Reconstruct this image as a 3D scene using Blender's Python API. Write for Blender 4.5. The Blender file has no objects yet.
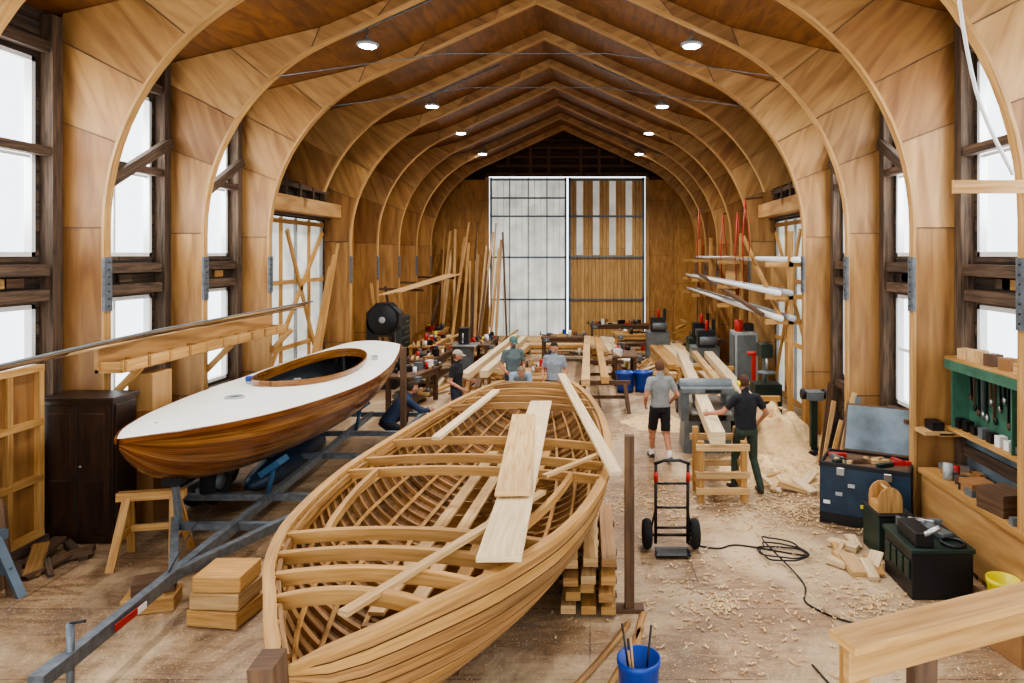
import bpy, bmesh, math, random
from mathutils import Vector, Matrix, noise
random.seed(7)
RX=Vector((1,0,0)); RY=Vector((0,1,0)); RZ=Vector((0,0,1))
def hexl(h):
    h=h.lstrip('#'); o=[]
    for i in (0,2,4):
        c=int(h[i:i+2],16)/255.0
        o.append(c/12.92 if c<=0.04045 else ((c+0.055)/1.055)**2.4)
    return (o[0],o[1],o[2],1.0)
# ------------------------------------------------------------------ materials
def newmat(name):
    m=bpy.data.materials.new(name); m.use_nodes=True
    nt=m.node_tree; b=nt.nodes['Principled BSDF']
    return m,nt,b
def ramp(nt,src,cols):
    r=nt.nodes.new('ShaderNodeValToRGB'); e=r.color_ramp.elements
    e[0].position=cols[0][0]; e[0].color=cols[0][1]
    e[1].position=cols[-1][0]; e[1].color=cols[-1][1]
    for p,c in cols[1:-1]:
        x=e.new(p); x.color=c
    nt.links.new(src,r.inputs[0]); return r
def mixc(nt,mode,fac,a,b):
    n=nt.nodes.new('ShaderNodeMix'); n.data_type='RGBA'; n.blend_type=mode
    for s,i in ((fac,0),(a,6),(b,7)):
        if hasattr(s,'is_linked') or hasattr(s,'links'): nt.links.new(s,n.inputs[i])
        else: n.inputs[i].default_value=s
    return n.outputs[2]
def wood(name,dark,light,rough=.55,su=1.1,sv=16,bump=.15,var=.35,coat=0):
    m,nt,b=newmat(name)
    tc=nt.nodes.new('ShaderNodeTexCoord'); mp=nt.nodes.new('ShaderNodeMapping')
    mp.inputs['Scale'].default_value=(su,sv,1); nt.links.new(tc.outputs['UV'],mp.inputs[0])
    n=nt.nodes.new('ShaderNodeTexNoise'); n.inputs['Scale'].default_value=1.6; n.inputs['Detail'].default_value=5; n.inputs['Distortion'].default_value=.7
    nt.links.new(mp.outputs[0],n.inputs['Vector'])
    r=ramp(nt,n.outputs['Fac'],[(.3,hexl(dark)),(.7,hexl(light))])
    n2=nt.nodes.new('ShaderNodeTexNoise'); n2.inputs['Scale'].default_value=.45; n2.inputs['Detail'].default_value=1
    nt.links.new(tc.outputs['UV'],n2.inputs['Vector'])
    lo=1-var; r2=ramp(nt,n2.outputs['Fac'],[(.3,(lo,lo,lo,1)),(.7,(1.0,1.0,1.0,1))])
    c=mixc(nt,'MULTIPLY',1.0,r.outputs[0],r2.outputs[0])
    nt.links.new(c,b.inputs['Base Color']); b.inputs['Roughness'].default_value=rough
    if coat: b.inputs['Coat Weight'].default_value=coat; b.inputs['Coat Roughness'].default_value=.15
    if bump:
        bp=nt.nodes.new('ShaderNodeBump'); bp.inputs['Strength'].default_value=bump; bp.inputs['Distance'].default_value=.01
        nt.links.new(n.outputs['Fac'],bp.inputs['Height']); nt.links.new(bp.outputs[0],b.inputs['Normal'])
    return m
def plain(name,col,rough=.5,metal=0,var=.15,scale=6,emit=0,ecol=None,coat=0):
    m,nt,b=newmat(name)
    tc=nt.nodes.new('ShaderNodeTexCoord')
    n=nt.nodes.new('ShaderNodeTexNoise'); n.inputs['Scale'].default_value=scale; n.inputs['Detail'].default_value=4
    nt.links.new(tc.outputs['Object'],n.inputs['Vector'])
    c=hexl(col); d=tuple(x*(1-var) for x in c[:3])+(1,)
    r=ramp(nt,n.outputs['Fac'],[(.35,d),(.65,c)])
    nt.links.new(r.outputs[0],b.inputs['Base Color'])
    b.inputs['Roughness'].default_value=rough; b.inputs['Metallic'].default_value=metal
    if coat: b.inputs['Coat Weight'].default_value=coat
    if emit:
        b.inputs['Emission Color'].default_value=hexl(ecol or col); b.inputs['Emission Strength'].default_value=emit
    return m
def panelmat(name,dark,light,axes,bw,bh,rough=.5,mort=.006,var=.5,grain=(1.0,9.0),offs=.5,coat=0):
    m,nt,b=newmat(name)
    tc=nt.nodes.new('ShaderNodeTexCoord'); sp=nt.nodes.new('ShaderNodeSeparateXYZ'); nt.links.new(tc.outputs['Object'],sp.inputs[0])
    cb=nt.nodes.new('ShaderNodeCombineXYZ')
    nt.links.new(sp.outputs['XYZ'.index(axes[0])],cb.inputs[0]); nt.links.new(sp.outputs['XYZ'.index(axes[1])],cb.inputs[1])
    br=nt.nodes.new('ShaderNodeTexBrick'); br.offset=offs; br.inputs['Scale'].default_value=1.0
    br.inputs['Brick Width'].default_value=bw; br.inputs['Row Height'].default_value=bh
    br.inputs['Mortar Size'].default_value=mort; br.inputs['Mortar Smooth'].default_value=0.1; br.inputs['Bias'].default_value=0
    g=1-var
    br.inputs['Color1'].default_value=(1,1,1,1); br.inputs['Color2'].default_value=(g,g,g,1); br.inputs['Mortar'].default_value=(.25,.2,.17,1)
    nt.links.new(cb.outputs[0],br.inputs['Vector'])
    mp=nt.nodes.new('ShaderNodeMapping'); mp.inputs['Scale'].default_value=(grain[0],grain[1],1); nt.links.new(cb.outputs[0],mp.inputs[0])
    n=nt.nodes.new('ShaderNodeTexNoise'); n.inputs['Scale'].default_value=1.3; n.inputs['Detail'].default_value=6; n.inputs['Distortion'].default_value=1.2
    nt.links.new(mp.outputs[0],n.inputs['Vector'])
    r=ramp(nt,n.outputs['Fac'],[(.3,hexl(dark)),(.7,hexl(light))])
    c=mixc(nt,'MULTIPLY',1.0,r.outputs[0],br.outputs['Color'])
    nt.links.new(c,b.inputs['Base Color']); b.inputs['Roughness'].default_value=rough
    if coat: b.inputs['Coat Weight'].default_value=coat; b.inputs['Coat Roughness'].default_value=.3
    return m
M={}
M['ply']=wood('rib_plywood','#8c6033','#bd8f55',.55,.5,3.5,.05,.22)
M['ply2']=wood('rib_plywood_b','#7c512a','#a97b45',.55,.5,3.5,.05,.22)
M['ply3']=wood('rib_plywood_c','#9a6f3f','#c89c63',.55,.5,3.5,.05,.2)
M['flange']=wood('rib_flange','#9f7440','#cfa468',.5,1,20,.05,.15)
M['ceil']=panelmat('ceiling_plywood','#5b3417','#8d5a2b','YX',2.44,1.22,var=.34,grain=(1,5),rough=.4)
M['walldark']=panelmat('old_wall_boards','#2e241d','#6d5843','YZ',3.1,.2,var=.65,mort=.016,rough=.85)
M['wallply']=panelmat('wall_plywood','#8c5c2b','#bd8b4c','ZY',2.44,1.22,var=.26,grain=(1,4),rough=.6)
M['backply']=panelmat('back_wall_plywood','#9c6a30','#c99653','ZX',2.44,1.22,var=.25,grain=(1,4),rough=.6)
M['gable']=panelmat('gable_boards','#2b1c12','#5c412a','XZ',3,.18,var=.6,mort=.02,rough=.85)
M['doorwood']=panelmat('door_boards','#b68a4c','#d8b071','ZX',8,.16,var=.22,mort=.008)
M['dk']=wood('dark_timber','#35291f','#735b46',.8)
M['post']=wood('brown_post','#4a3424','#765639',.7)
M['raw']=wood('raw_cedar','#ba8e58','#e2c08a',.6,1.0,18,.1,.35)
M['raw2']=wood('raw_fir','#ab7b3c','#d1a466',.6,1.0,18,.1,.35)
M['pale']=wood('pale_spruce','#d0b185','#eed8ae',.6,1.0,18,.1,.25)
M['frame']=wood('oak_frame','#8e6131','#cb9e61',.55,1.0,20,.1,.45)
M['plank']=wood('hull_plank','#966a3a','#c99b64',.5,.8,20,.08,.45)
M['shaded_inplank']=wood('shaded_inner_planking','#6a4623','#966b3c',.6,.8,20,.08,.4)  # darker than the outer planks: interior shade put into the colour
M['mah']=wood('varnished_mahogany','#53290f','#8a5226',.22,.8,18,.03,.35,coat=.5)
M['gold']=wood('varnished_cedar','#744619','#a87340',.22,.8,18,.03,.4,coat=.5)
M['deck']=plain('white_deck_paint','#ece9df',.5,0,.06,3)
M['grayin']=plain('gray_bilge_paint','#4a5055',.6,0,.25,5)
M['galv']=plain('galvanised_steel','#7d858c',.45,.6,.35,12)
M['steelb']=plain('blue_gray_steel','#64727e',.5,.4,.15,5)
M['black']=plain('black_paint','#17171a',.45,0,.3,8)
M['rubber']=plain('rubber','#161616',.85,0,.3,12)
M['dkblue']=plain('dark_blue_paint','#22384c',.45,0,.4,5)
M['blue']=plain('blue_plastic','#1743a0',.4,0,.1,5)
M['yellow']=plain('yellow_plastic','#d8c81c',.4,0,.1,5)
M['red']=plain('red_strap','#b3261d',.5,0,.15,5)
M['green']=plain('green_paint','#44705a',.6,0,.35,4)
M['dgreen']=plain('dark_green_metal','#20332a',.5,.1,.25,6)
M['gray']=plain('gray_enamel','#6d7476',.45,.2,.25,6)
M['lgray']=plain('light_gray_enamel','#a8acac',.45,.1,.15,6)
M['white']=plain('white_paint','#e2e2de',.5,0,.06,5)
M['cab']=wood('dark_cabinet','#23150e','#3f2a1d',.4,1,6,.05,.25)
M['card']=plain('cardboard','#976d42',.8,0,.15,6)
M['chalk']=plain('slate_board','#71828b',.65,0,.6,2.2)
M['chrome']=plain('bright_steel','#b9bcc0',.3,.9,.1,10)
M['lamp']=plain('lamp_lens','#ffffff',.5,0,0,1,emit=40,ecol='#f6faff')
M['pad']=plain('carpet_pad','#2b5270',.9,0,.3,30)
M['dust']=plain('sawdust','#ecca96',.95,0,.22,16)
def transl(name,col,emit):
    m=bpy.data.materials.new(name); m.use_nodes=True; nt=m.node_tree; nt.nodes.clear()
    o=nt.nodes.new('ShaderNodeOutputMaterial'); d=nt.nodes.new('ShaderNodeBsdfDiffuse'); t=nt.nodes.new('ShaderNodeBsdfTranslucent')
    e=nt.nodes.new('ShaderNodeEmission'); mx=nt.nodes.new('ShaderNodeMixShader'); ad=nt.nodes.new('ShaderNodeAddShader')
    tc=nt.nodes.new('ShaderNodeTexCoord'); n=nt.nodes.new('ShaderNodeTexNoise'); n.inputs['Scale'].default_value=1.4; n.inputs['Detail'].default_value=5
    nt.links.new(tc.outputs['Object'],n.inputs['Vector'])
    c=hexl(col); r=ramp(nt,n.outputs['Fac'],[(.35,tuple(x*.78 for x in c[:3])+(1,)),(.65,c)])
    for q in (d,t,e): nt.links.new(r.outputs[0],q.inputs['Color'])
    e.inputs['Strength'].default_value=emit
    mx.inputs[0].default_value=.35
    nt.links.new(d.outputs[0],mx.inputs[1]); nt.links.new(t.outputs[0],mx.inputs[2])
    nt.links.new(mx.outputs[0],ad.inputs[0]); nt.links.new(e.outputs[0],ad.inputs[1]); nt.links.new(ad.outputs[0],o.inputs[0])
    return m
M['poly']=transl('translucent_sheet_glow','#e2e2dc',.3)  # faint emission paints in the glow of daylight behind the sheet
def glassm():
    m=bpy.data.materials.new('window_glass'); m.use_nodes=True; nt=m.node_tree; nt.nodes.clear()
    o=nt.nodes.new('ShaderNodeOutputMaterial'); t=nt.nodes.new('ShaderNodeBsdfTransparent'); g=nt.nodes.new('ShaderNodeBsdfGlossy'); mx=nt.nodes.new('ShaderNodeMixShader')
    g.inputs['Roughness'].default_value=.05; mx.inputs[0].default_value=.05
    nt.links.new(t.outputs[0],mx.inputs[1]); nt.links.new(g.outputs[0],mx.inputs[2]); nt.links.new(mx.outputs[0],o.inputs[0]); return m
M['glass']=glassm()
def floormat():
    m,nt,b=newmat('worn_plywood_floor')
    tc=nt.nodes.new('ShaderNodeTexCoord')
    br=nt.nodes.new('ShaderNodeTexBrick'); br.offset=.5; br.inputs['Scale'].default_value=1
    br.inputs['Brick Width'].default_value=2.44; br.inputs['Row Height'].default_value=1.22; br.inputs['Mortar Size'].default_value=.008
    br.inputs['Color1'].default_value=(1,1,1,1); br.inputs['Color2'].default_value=(.76,.76,.76,1); br.inputs['Mortar'].default_value=(.3,.26,.23,1)
    nt.links.new(tc.outputs['Object'],br.inputs['Vector'])
    def nz(s,det,dist=0,vec=None,rough=.5):
        n=nt.nodes.new('ShaderNodeTexNoise'); n.inputs['Scale'].default_value=s; n.inputs['Detail'].default_value=det; n.inputs['Distortion'].default_value=dist; n.inputs['Roughness'].default_value=rough
        nt.links.new(vec or tc.outputs['Object'],n.inputs['Vector']); return n.outputs['Fac']
    def mapped(v):
        mp=nt.nodes.new('ShaderNodeMapping'); mp.inputs['Scale'].default_value=v; nt.links.new(tc.outputs['Object'],mp.inputs[0]); return mp.outputs[0]
    a=ramp(nt,nz(1.1,8,1.8,mapped((1.2,5,1)),.65),[(.32,hexl('#725840')),(.5,hexl('#987959')),(.7,hexl('#b69873'))])
    c=mixc(nt,'MULTIPLY',1.0,a.outputs[0],br.outputs['Color'])
    g=ramp(nt,nz(.9,9,1.2,None,.7),[(.5,(0,0,0,1)),(.64,(.6,.6,.6,1))])
    c=mixc(nt,'MIX',g.outputs[0],c,hexl('#6e5f53'))
    f=ramp(nt,nz(.45,9,.8,mapped((1.3,.8,1)),.68),[(.46,(0,0,0,1)),(.62,(.8,.8,.8,1))])
    c=mixc(nt,'MIX',f.outputs[0],c,hexl('#ceb591'))
    k=ramp(nt,nz(3.2,8,2.0,None,.7),[(.58,(0,0,0,1)),(.68,(.6,.6,.6,1))])
    c=mixc(nt,'MIX',k.outputs[0],c,hexl('#66513e'))
    s=ramp(nt,nz(45,3,.5),[(.60,(0,0,0,1)),(.67,(.6,.6,.6,1))])
    c=mixc(nt,'MIX',s.outputs[0],c,hexl('#dfc8a2'))
    nt.links.new(c,b.inputs['Base Color']); b.inputs['Roughness'].default_value=.6
    return m
M['floor']=floormat()
# ------------------------------------------------------------------ geometry builder
class G:
    def __init__(s): s.v=[];s.f=[];s.m=[];s.u=[];s.sm=[];s.mats=[]
    def mi(s,m):
        m=M[m] if isinstance(m,str) else m
        if m not in s.mats: s.mats.append(m)
        return s.mats.index(m)
    def raw(s,vs,fs,mat,uvs=None,smooth=False):
        b=len(s.v); s.v+= [tuple(v) for v in vs]; k=s.mi(mat)
        for i,f in enumerate(fs):
            s.f.append([b+j for j in f]); s.m.append(k); s.sm.append(smooth)
            s.u.append(uvs[i] if uvs else [(vs[j][0],vs[j][1]) for j in f])
    def box(s,c,size,mat,rz=0,R=None,taper=None):
        c=Vector(c); R=R or Matrix.Rotation(math.radians(rz),3,'Z')
        h=[x/2 for x in size]; L=max(range(3),key=lambda i:size[i]); o=(random.random()*90,random.random()*90)
        loc=[(-1,-1,-1),(1,-1,-1),(1,1,-1),(-1,1,-1),(-1,-1,1),(1,-1,1),(1,1,1),(-1,1,1)]
        lc=[]
        for p in loc:
            q=[p[i]*h[i] for i in range(3)]
            if taper and p[2]>0: q[0]*=taper[0]; q[1]*=taper[1]
            lc.append(q)
        vs=[c+R@Vector(q) for q in lc]
        fs=[((0,3,2,1),2),((4,5,6,7),2),((0,1,5,4),1),((2,3,7,6),1),((1,2,6,5),0),((3,0,4,7),0)]
        F=[];U=[]
        for f,k in fs:
            ij=[i for i in range(3) if i!=k]
            if L in ij: a=L; bb=[i for i in ij if i!=L][0]
            else: a,bb=ij
            F.append(f); U.append([(lc[j][a]+o[0],lc[j][bb]+o[1]) for j in f])
        s.raw(vs,F,mat,U)
    def beam(s,p0,p1,w,h,mat,up=RZ):
        p0=Vector(p0);p1=Vector(p1); d=p1-p0; L=d.length
        if L<1e-6: return
        x=d.normalized(); y=Vector(up).cross(x)
        if y.length<1e-3: y=RY.cross(x) if abs(x.y)<.9 else RX.cross(x)
        y.normalize(); z=x.cross(y)
        R=Matrix((x,y,z)).transposed(); s.box((p0+p1)/2,(L,w,h),mat,R=R)
    def loft(s,rings,mat,closed=True,caps=True,smooth=True,ring_loop=False):
        n=len(rings[0]); vs=[];o=(random.random()*90,random.random()*90)
        ul=[0]
        for i in range(1,len(rings)): ul.append(ul[-1]+(Vector(rings[i][0])-Vector(rings[i-1][0])).length)
        mid=rings[len(rings)//2]; vl=[0]
        for j in range(1,n+1): vl.append(vl[-1]+(Vector(mid[j%n])-Vector(mid[j-1])).length)
        for r in rings: vs+=[Vector(p) for p in r]
        F=[];U=[]
        N=len(rings); rr=range(N if ring_loop else N-1)
        for i in rr:
            i2=(i+1)%N
            for j in range(n if closed else n-1):
                k=(j+1)%n
                F.append((i*n+j,i*n+k,i2*n+k,i2*n+j))
                U.append([(ul[i]+o[0],vl[j]+o[1]),(ul[i]+o[0],vl[j+1]+o[1]),(ul[i2]+o[0],vl[j+1]+o[1]),(ul[i2]+o[0],vl[j]+o[1])])
        if caps and closed and not ring_loop:
            for b0 in (0,(N-1)*n):
                F.append(tuple(range(b0,b0+n))); U.append([(vs[j][0],vs[j][2]) for j in range(b0,b0+n)])
        s.raw(vs,F,mat,U,smooth)
    def frame_at(s,d):
        d=d.normalized(); a=RZ.cross(d)
        if a.length<1e-3: a=RX.copy()
        a.normalize(); return a,d.cross(a)
    def cyl(s,p0,p1,r,mat,r2=None,n=12,smooth=True):
        p0=Vector(p0);p1=Vector(p1); a,b=s.frame_at(p1-p0); r2=r if r2 is None else r2
        s.loft([[p+(a*math.cos(2*math.pi*k/n)+b*math.sin(2*math.pi*k/n))*q for k in range(n)] for p,q in ((p0,r),(p1,r2))],mat,smooth=smooth)
    def tube(s,pts,r,mat,n=8,loop=False,flat=None):
        pts=[Vector(p) for p in pts]; rings=[]; N=len(pts)
        for i,p in enumerate(pts):
            d=(pts[(i+1)%N]-pts[i-1]) if (loop or 0<i<N-1) else (pts[1]-pts[0] if i==0 else pts[-1]-pts[-2])
            a,b=s.frame_at(d); ra,rb=(r,r) if flat is None else flat
            rings.append([p+a*math.cos(2*math.pi*k/n)*ra+b*math.sin(2*math.pi*k/n)*rb for k in range(n)])
        s.loft(rings,mat,ring_loop=loop)
    def cap(s,p0,p1,r0,r1,mat,n=10,k=3):
        p0=Vector(p0);p1=Vector(p1); d=(p1-p0); 
        if d.length<1e-5: d=Vector((0,0,1e-4))
        dn=d.normalized(); a,b=s.frame_at(d); prof=[]
        for i in range(k+1):
            t=math.pi/2*(1-i/k); prof.append((p0-dn*r0*math.sin(t),max(r0*math.cos(t),r0*.08)))
        for i in range(k+1):
            t=math.pi/2*(i/k); prof.append((p1+dn*r1*math.sin(t),max(r1*math.cos(t),r1*.08)))
        s.loft([[c+(a*math.cos(2*math.pi*q/n)+b*math.sin(2*math.pi*q/n))*r for q in range(n)] for c,r in prof],mat)
    def ell(s,c,r,mat,R=None,nu=14,nv=9,keep=None):
        c=Vector(c); R=R or Matrix.Identity(3); vs=[];F=[]
        for i in range(nv+1):
            th=math.pi*(.02+.96*i/nv)
            for j in range(nu):
                ph=2*math.pi*j/nu; vs.append(Vector((r[0]*math.sin(th)*math.cos(ph),r[1]*math.sin(th)*math.sin(ph),r[2]*math.cos(th))))
        for i in range(nv):
            for j in range(nu):
                f=(i*nu+j,(i+1)*nu+j,(i+1)*nu+(j+1)%nu,i*nu+(j+1)%nu)
                m=sum((vs[q] for q in f),Vector())/4
                if keep is None or keep(m): F.append(f)
        if keep is None or keep(vs[0]): F.append(tuple(range(nu)))
        if keep is None or keep(vs[-1]): F.append(tuple(range(nv*nu,nv*nu+nu)))
        s.raw([c+R@v for v in vs],F,mat,None,True)
    def lathe(s,c,prof,mat,n=20,axis=RZ,smooth=True):
        c=Vector(c); a,b=s.frame_at(Vector(axis)); ax=Vector(axis).normalized()
        s.loft([[c+ax*z+(a*math.cos(2*math.pi*k/n)+b*math.sin(2*math.pi*k/n))*max(r,.0005) for k in range(n)] for r,z in prof],mat,caps=True,smooth=smooth)
    def prism(s,poly,y0,y1,mat,o=None,ang=0):
        n=len(poly); vs=[Vector((x,y0,z)) for x,z in poly]+[Vector((x,y1,z)) for x,z in poly]
        o=o or (random.random()*90,random.random()*90); ca,sa=math.cos(ang),math.sin(ang)
        F=[tuple(range(n)),tuple(range(n,2*n))]; U=[[(vs[j].z*ca+vs[j].x*sa+o[0],vs[j].x*ca-vs[j].z*sa+o[1]) for j in f] for f in F]
        for i in range(n):
            j=(i+1)%n; F.append((i,j,n+j,n+i)); L=(vs[j]-vs[i]).length; U.append([(o[0],o[1]),(o[0]+L,o[1]),(o[0]+L,o[1]+abs(y1-y0)),(o[0],o[1]+abs(y1-y0))])
        s.raw(vs,F,mat,U)
    def torus(s,c,R,r,mat,axis=RX,n=28,m=12):
        c=Vector(c); a,b=s.frame_at(Vector(axis)); ax=Vector(axis).normalized(); rings=[]
        for i in range(n):
            t=2*math.pi*i/n; d=a*math.cos(t)+b*math.sin(t)
            rings.append([c+d*(R+r*math.cos(2*math.pi*k/m))+ax*r*1.1*math.sin(2*math.pi*k/m) for k in range(m)])
        s.loft(rings,mat,ring_loop=True)
    def make(s,name,bevel=0,origin=True):
        o=Vector((0,0,0))
        if origin:
            xs=[v[0] for v in s.v]; ys=[v[1] for v in s.v]; zs=[v[2] for v in s.v]
            o=Vector(((min(xs)+max(xs))/2,(min(ys)+max(ys))/2,min(zs)))
        me=bpy.data.meshes.new(name); me.from_pydata([tuple(Vector(v)-o) for v in s.v],[],s.f)
        for m in s.mats: me.materials.append(m)
        uv=me.uv_layers.new(name='UVMap')
        for p in me.polygons:
            p.material_index=s.m[p.index]; p.use_smooth=s.sm[p.index]
            for k,li in enumerate(p.loop_indices): uv.data[li].uv=s.u[p.index][k]
        bm=bmesh.new(); bm.from_mesh(me); bmesh.ops.recalc_face_normals(bm,faces=bm.faces); bm.to_mesh(me); bm.free()
        ob=bpy.data.objects.new(name,me); ob.location=o; bpy.context.scene.collection.objects.link(ob)
        if bevel:
            b=ob.modifiers.new('bevel','BEVEL'); b.width=bevel; b.segments=1; b.limit_method='ANGLE'; b.angle_limit=math.radians(50)
        return ob
def lerp(a,b,t): return a+(b-a)*t
def table(tab,t):
    n=len(tab)
    if t<=tab[0][0]: return tab[0][1]
    if t>=tab[-1][0]: return tab[-1][1]
    for i in range(n-1):
        if tab[i][0]<=t<=tab[i+1][0]:
            x0,y0=tab[i];x1,y1=tab[i+1]; h=x1-x0; u=(t-x0)/h
            m0=(y1-tab[i-1][1])/(x1-tab[i-1][0])*h if i>0 else (y1-y0)
            m1=(tab[i+2][1]-y0)/(tab[i+2][0]-x0)*h if i<n-2 else (y1-y0)
            return (2*u**3-3*u*u+1)*y0+(u**3-2*u*u+u)*m0+(-2*u**3+3*u*u)*y1+(u**3-u*u)*m1
# ------------------------------------------------------------------ ROOM
XC=-1.1; XL=-7.3; XR=5.1; YB=30.7; Y0=-1.5
RIB=[7.06+2.44*i for i in range(-3,10)]
def ceilz(off):
    off=abs(off)
    return 9.12-(9.12-7.62)*off/3.4 if off<3.4 else 7.62-(7.62-6.95)*(off-3.4)/2.8
g=G(); g.box(((XL+XR)/2,(Y0+YB)/2,-.05),(XR-XL+.6,YB-Y0+.6,.1),'floor'); g.make('floor',origin=False)
g=G()
offs=[-6.3,-3.4,0,3.4,6.3]
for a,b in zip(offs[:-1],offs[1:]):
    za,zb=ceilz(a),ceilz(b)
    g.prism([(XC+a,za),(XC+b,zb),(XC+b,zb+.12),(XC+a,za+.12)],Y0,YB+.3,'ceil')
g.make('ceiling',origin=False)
def wall_cells(name,X,t,ycuts,zcuts,holes,matf):
    g=G()
    for a,b in zip(ycuts[:-1],ycuts[1:]):
        for c,d in zip(zcuts[:-1],zcuts[1:]):
            cy,cz=(a+b)/2,(c+d)/2
            if any(h[0]<cy<h[1] and h[2]<cz<h[3] for h in holes): continue
            g.box((X,cy,cz),(t,b-a,d-c),matf(cy,cz))
    return g.make(name,origin=False)
UW=(3.68,6.3); LW=(1.25,3.05)
win_bays=[(RIB[i]+.38,RIB[i+1]-.3) for i in (0,1,2,3,4,5)]
def build_side(X,t,nm,side):
    holes=[]; yc=[Y0,YB,14.75,19.0,19.3]
    for a,b in win_bays:
        yc+=[a,b]; holes+=[(a,b)+UW,(a,b)+LW]
    holes.append((14.75,19.0,0,4.62))
    zc=[0,1.25,3.05,3.68,4.62,6.3,7.0]
    wall_cells(nm,X+(-.06 if side<0 else .06),.12,sorted(yc),zc,holes,lambda y,z:'wallply' if y>19.3 else 'walldark')
build_side(XL,.12,'wall_left',-1); build_side(XR,.12,'wall_right',1)
wn=0
for X,sd in ((XL,-1),(XR,1)):
    for a,b in win_bays:
        for z0,z1 in (UW,LW):
            wn+=1; g=G(); x=X+sd*.04
            for y in (a+.03,b-.03): g.box((x,y,(z0+z1)/2),(.1,.06,z1-z0),'white')
            for z in (z0+.03,z1-.03): g.box((x,(a+b)/2,z),(.1,b-a,.06),'white')
            g.box((x,(a+b)/2,(z0+z1)/2),(.06,.05,z1-z0),'white')
            g.box((x,(a+b)/2,(z0+z1)/2),(.05,b-a,.045),'white')
            g.box((x+sd*.03,(a+b)/2,(z0+z1)/2),(.008,b-a-.02,z1-z0-.02),'glass')
            g.make('window_%d'%wn)
for X,sd,nm in ((XL,1,'left'),(XR,-1,'right')):
    g=G()
    for i in range(len(RIB)-1):
        if RIB[i]>14: break
        a,b=RIB[i],RIB[i+1]
        for y in (a+.28,b-.14): g.box((X+sd*.095,y,3.45),(.18,.17,6.88),'dk')
        for z in (.1,1.12,3.17,3.5,6.45): g.box((X+sd*.08,(a+b)/2,z),(.13,2.2,.15),'dk')
        g.box((X+sd*.1,(a+b)/2,5.07),(.12,2.2,.12),'dk')
        for q in range(4): g.box((X+sd*.05,(a+b)/2,.35+q*.2),(.03,1.7,.16),random.choice(['dk','post','walldark']))
        for q in range(3): g.box((X+sd*.04,(a+b)/2+random.uniform(-.6,.6),3.34),(.03,.3,.12),random.choice(['post','raw2','dk']))
        if i>3: g.beam((X+sd*.22,a+.3,4.5),(X+sd*.2,b-.1,5.6),.1,.16,'dk')
    for z in (5.4,6.0,6.6): g.box((X+sd*.08,17.0,z),(.12,4.4,.12),'dk')
    for k in range(6): g.box((X+sd*.09,14.9+k*.8,5.9),(.14,.1,1.9),'dk')
    g.make('timber_framing_'+nm,origin=False)
    g=G()
    g.box((X-sd*.02,16.87,2.3),(.03,4.2,4.6),'poly')
    for k in range(6): g.box((X+sd*.03,14.82+k*.82,2.3),(.06,.07,4.6),'lgray' if k%2 else 'raw2')
    for z in (.1,1.5,3.05,4.5): g.box((X+sd*.06,16.87,z),(.05,4.2,.1),'raw2')
    g.beam((X+sd*.11,15.0,.4),(X+sd*.11,18.8,4.3),.05,.12,'raw2'); g.beam((X+sd*.11,18.8,.4),(X+sd*.11,16.6,4.3),.05,.12,'raw2')
    g.make('door_'+('1' if sd>0 else '2'))
    g=G(); g.box((X+sd*.36,16.87,4.88),(.3,4.5,.36),'ply3'); g.box((X+sd*.12,16.87,4.7),(.2,4.5,.1),'dk')
    g.make('door_header_beam' ,bevel=.01)
R_=3.6; Z0=4.07; SL=.46
def intr():
    pts=[(5.5,0),(5.5,1.3),(5.5,2.7),(5.5,Z0)]
    pe=math.radians(90-24.7); N=14
    for k in range(1,N+1):
        p=pe*k/N; pts.append((5.5-R_+R_*math.cos(p),Z0+R_*math.sin(p)))
    o,z=pts[-1]; pk=z+SL*o
    for k in range(1,5): pts.append((o*(1-k/4),lerp(z,pk,k/4)))
    return pts
IN=intr(); NK=17
def outer(i):
    o,z=IN[i]
    if i<=3: return (6.2,z)
    if i<=NK:
        k=(i-3)/14
        if k<.55: return (6.2,lerp(Z0,6.93,k/.55))
        oo=lerp(6.2,3.0,(k-.55)/.45); return (oo,ceilz(oo)-.01)
    oo=lerp(3.0,0,(i-NK)/4); return (oo,ceilz(oo)-.01)
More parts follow.
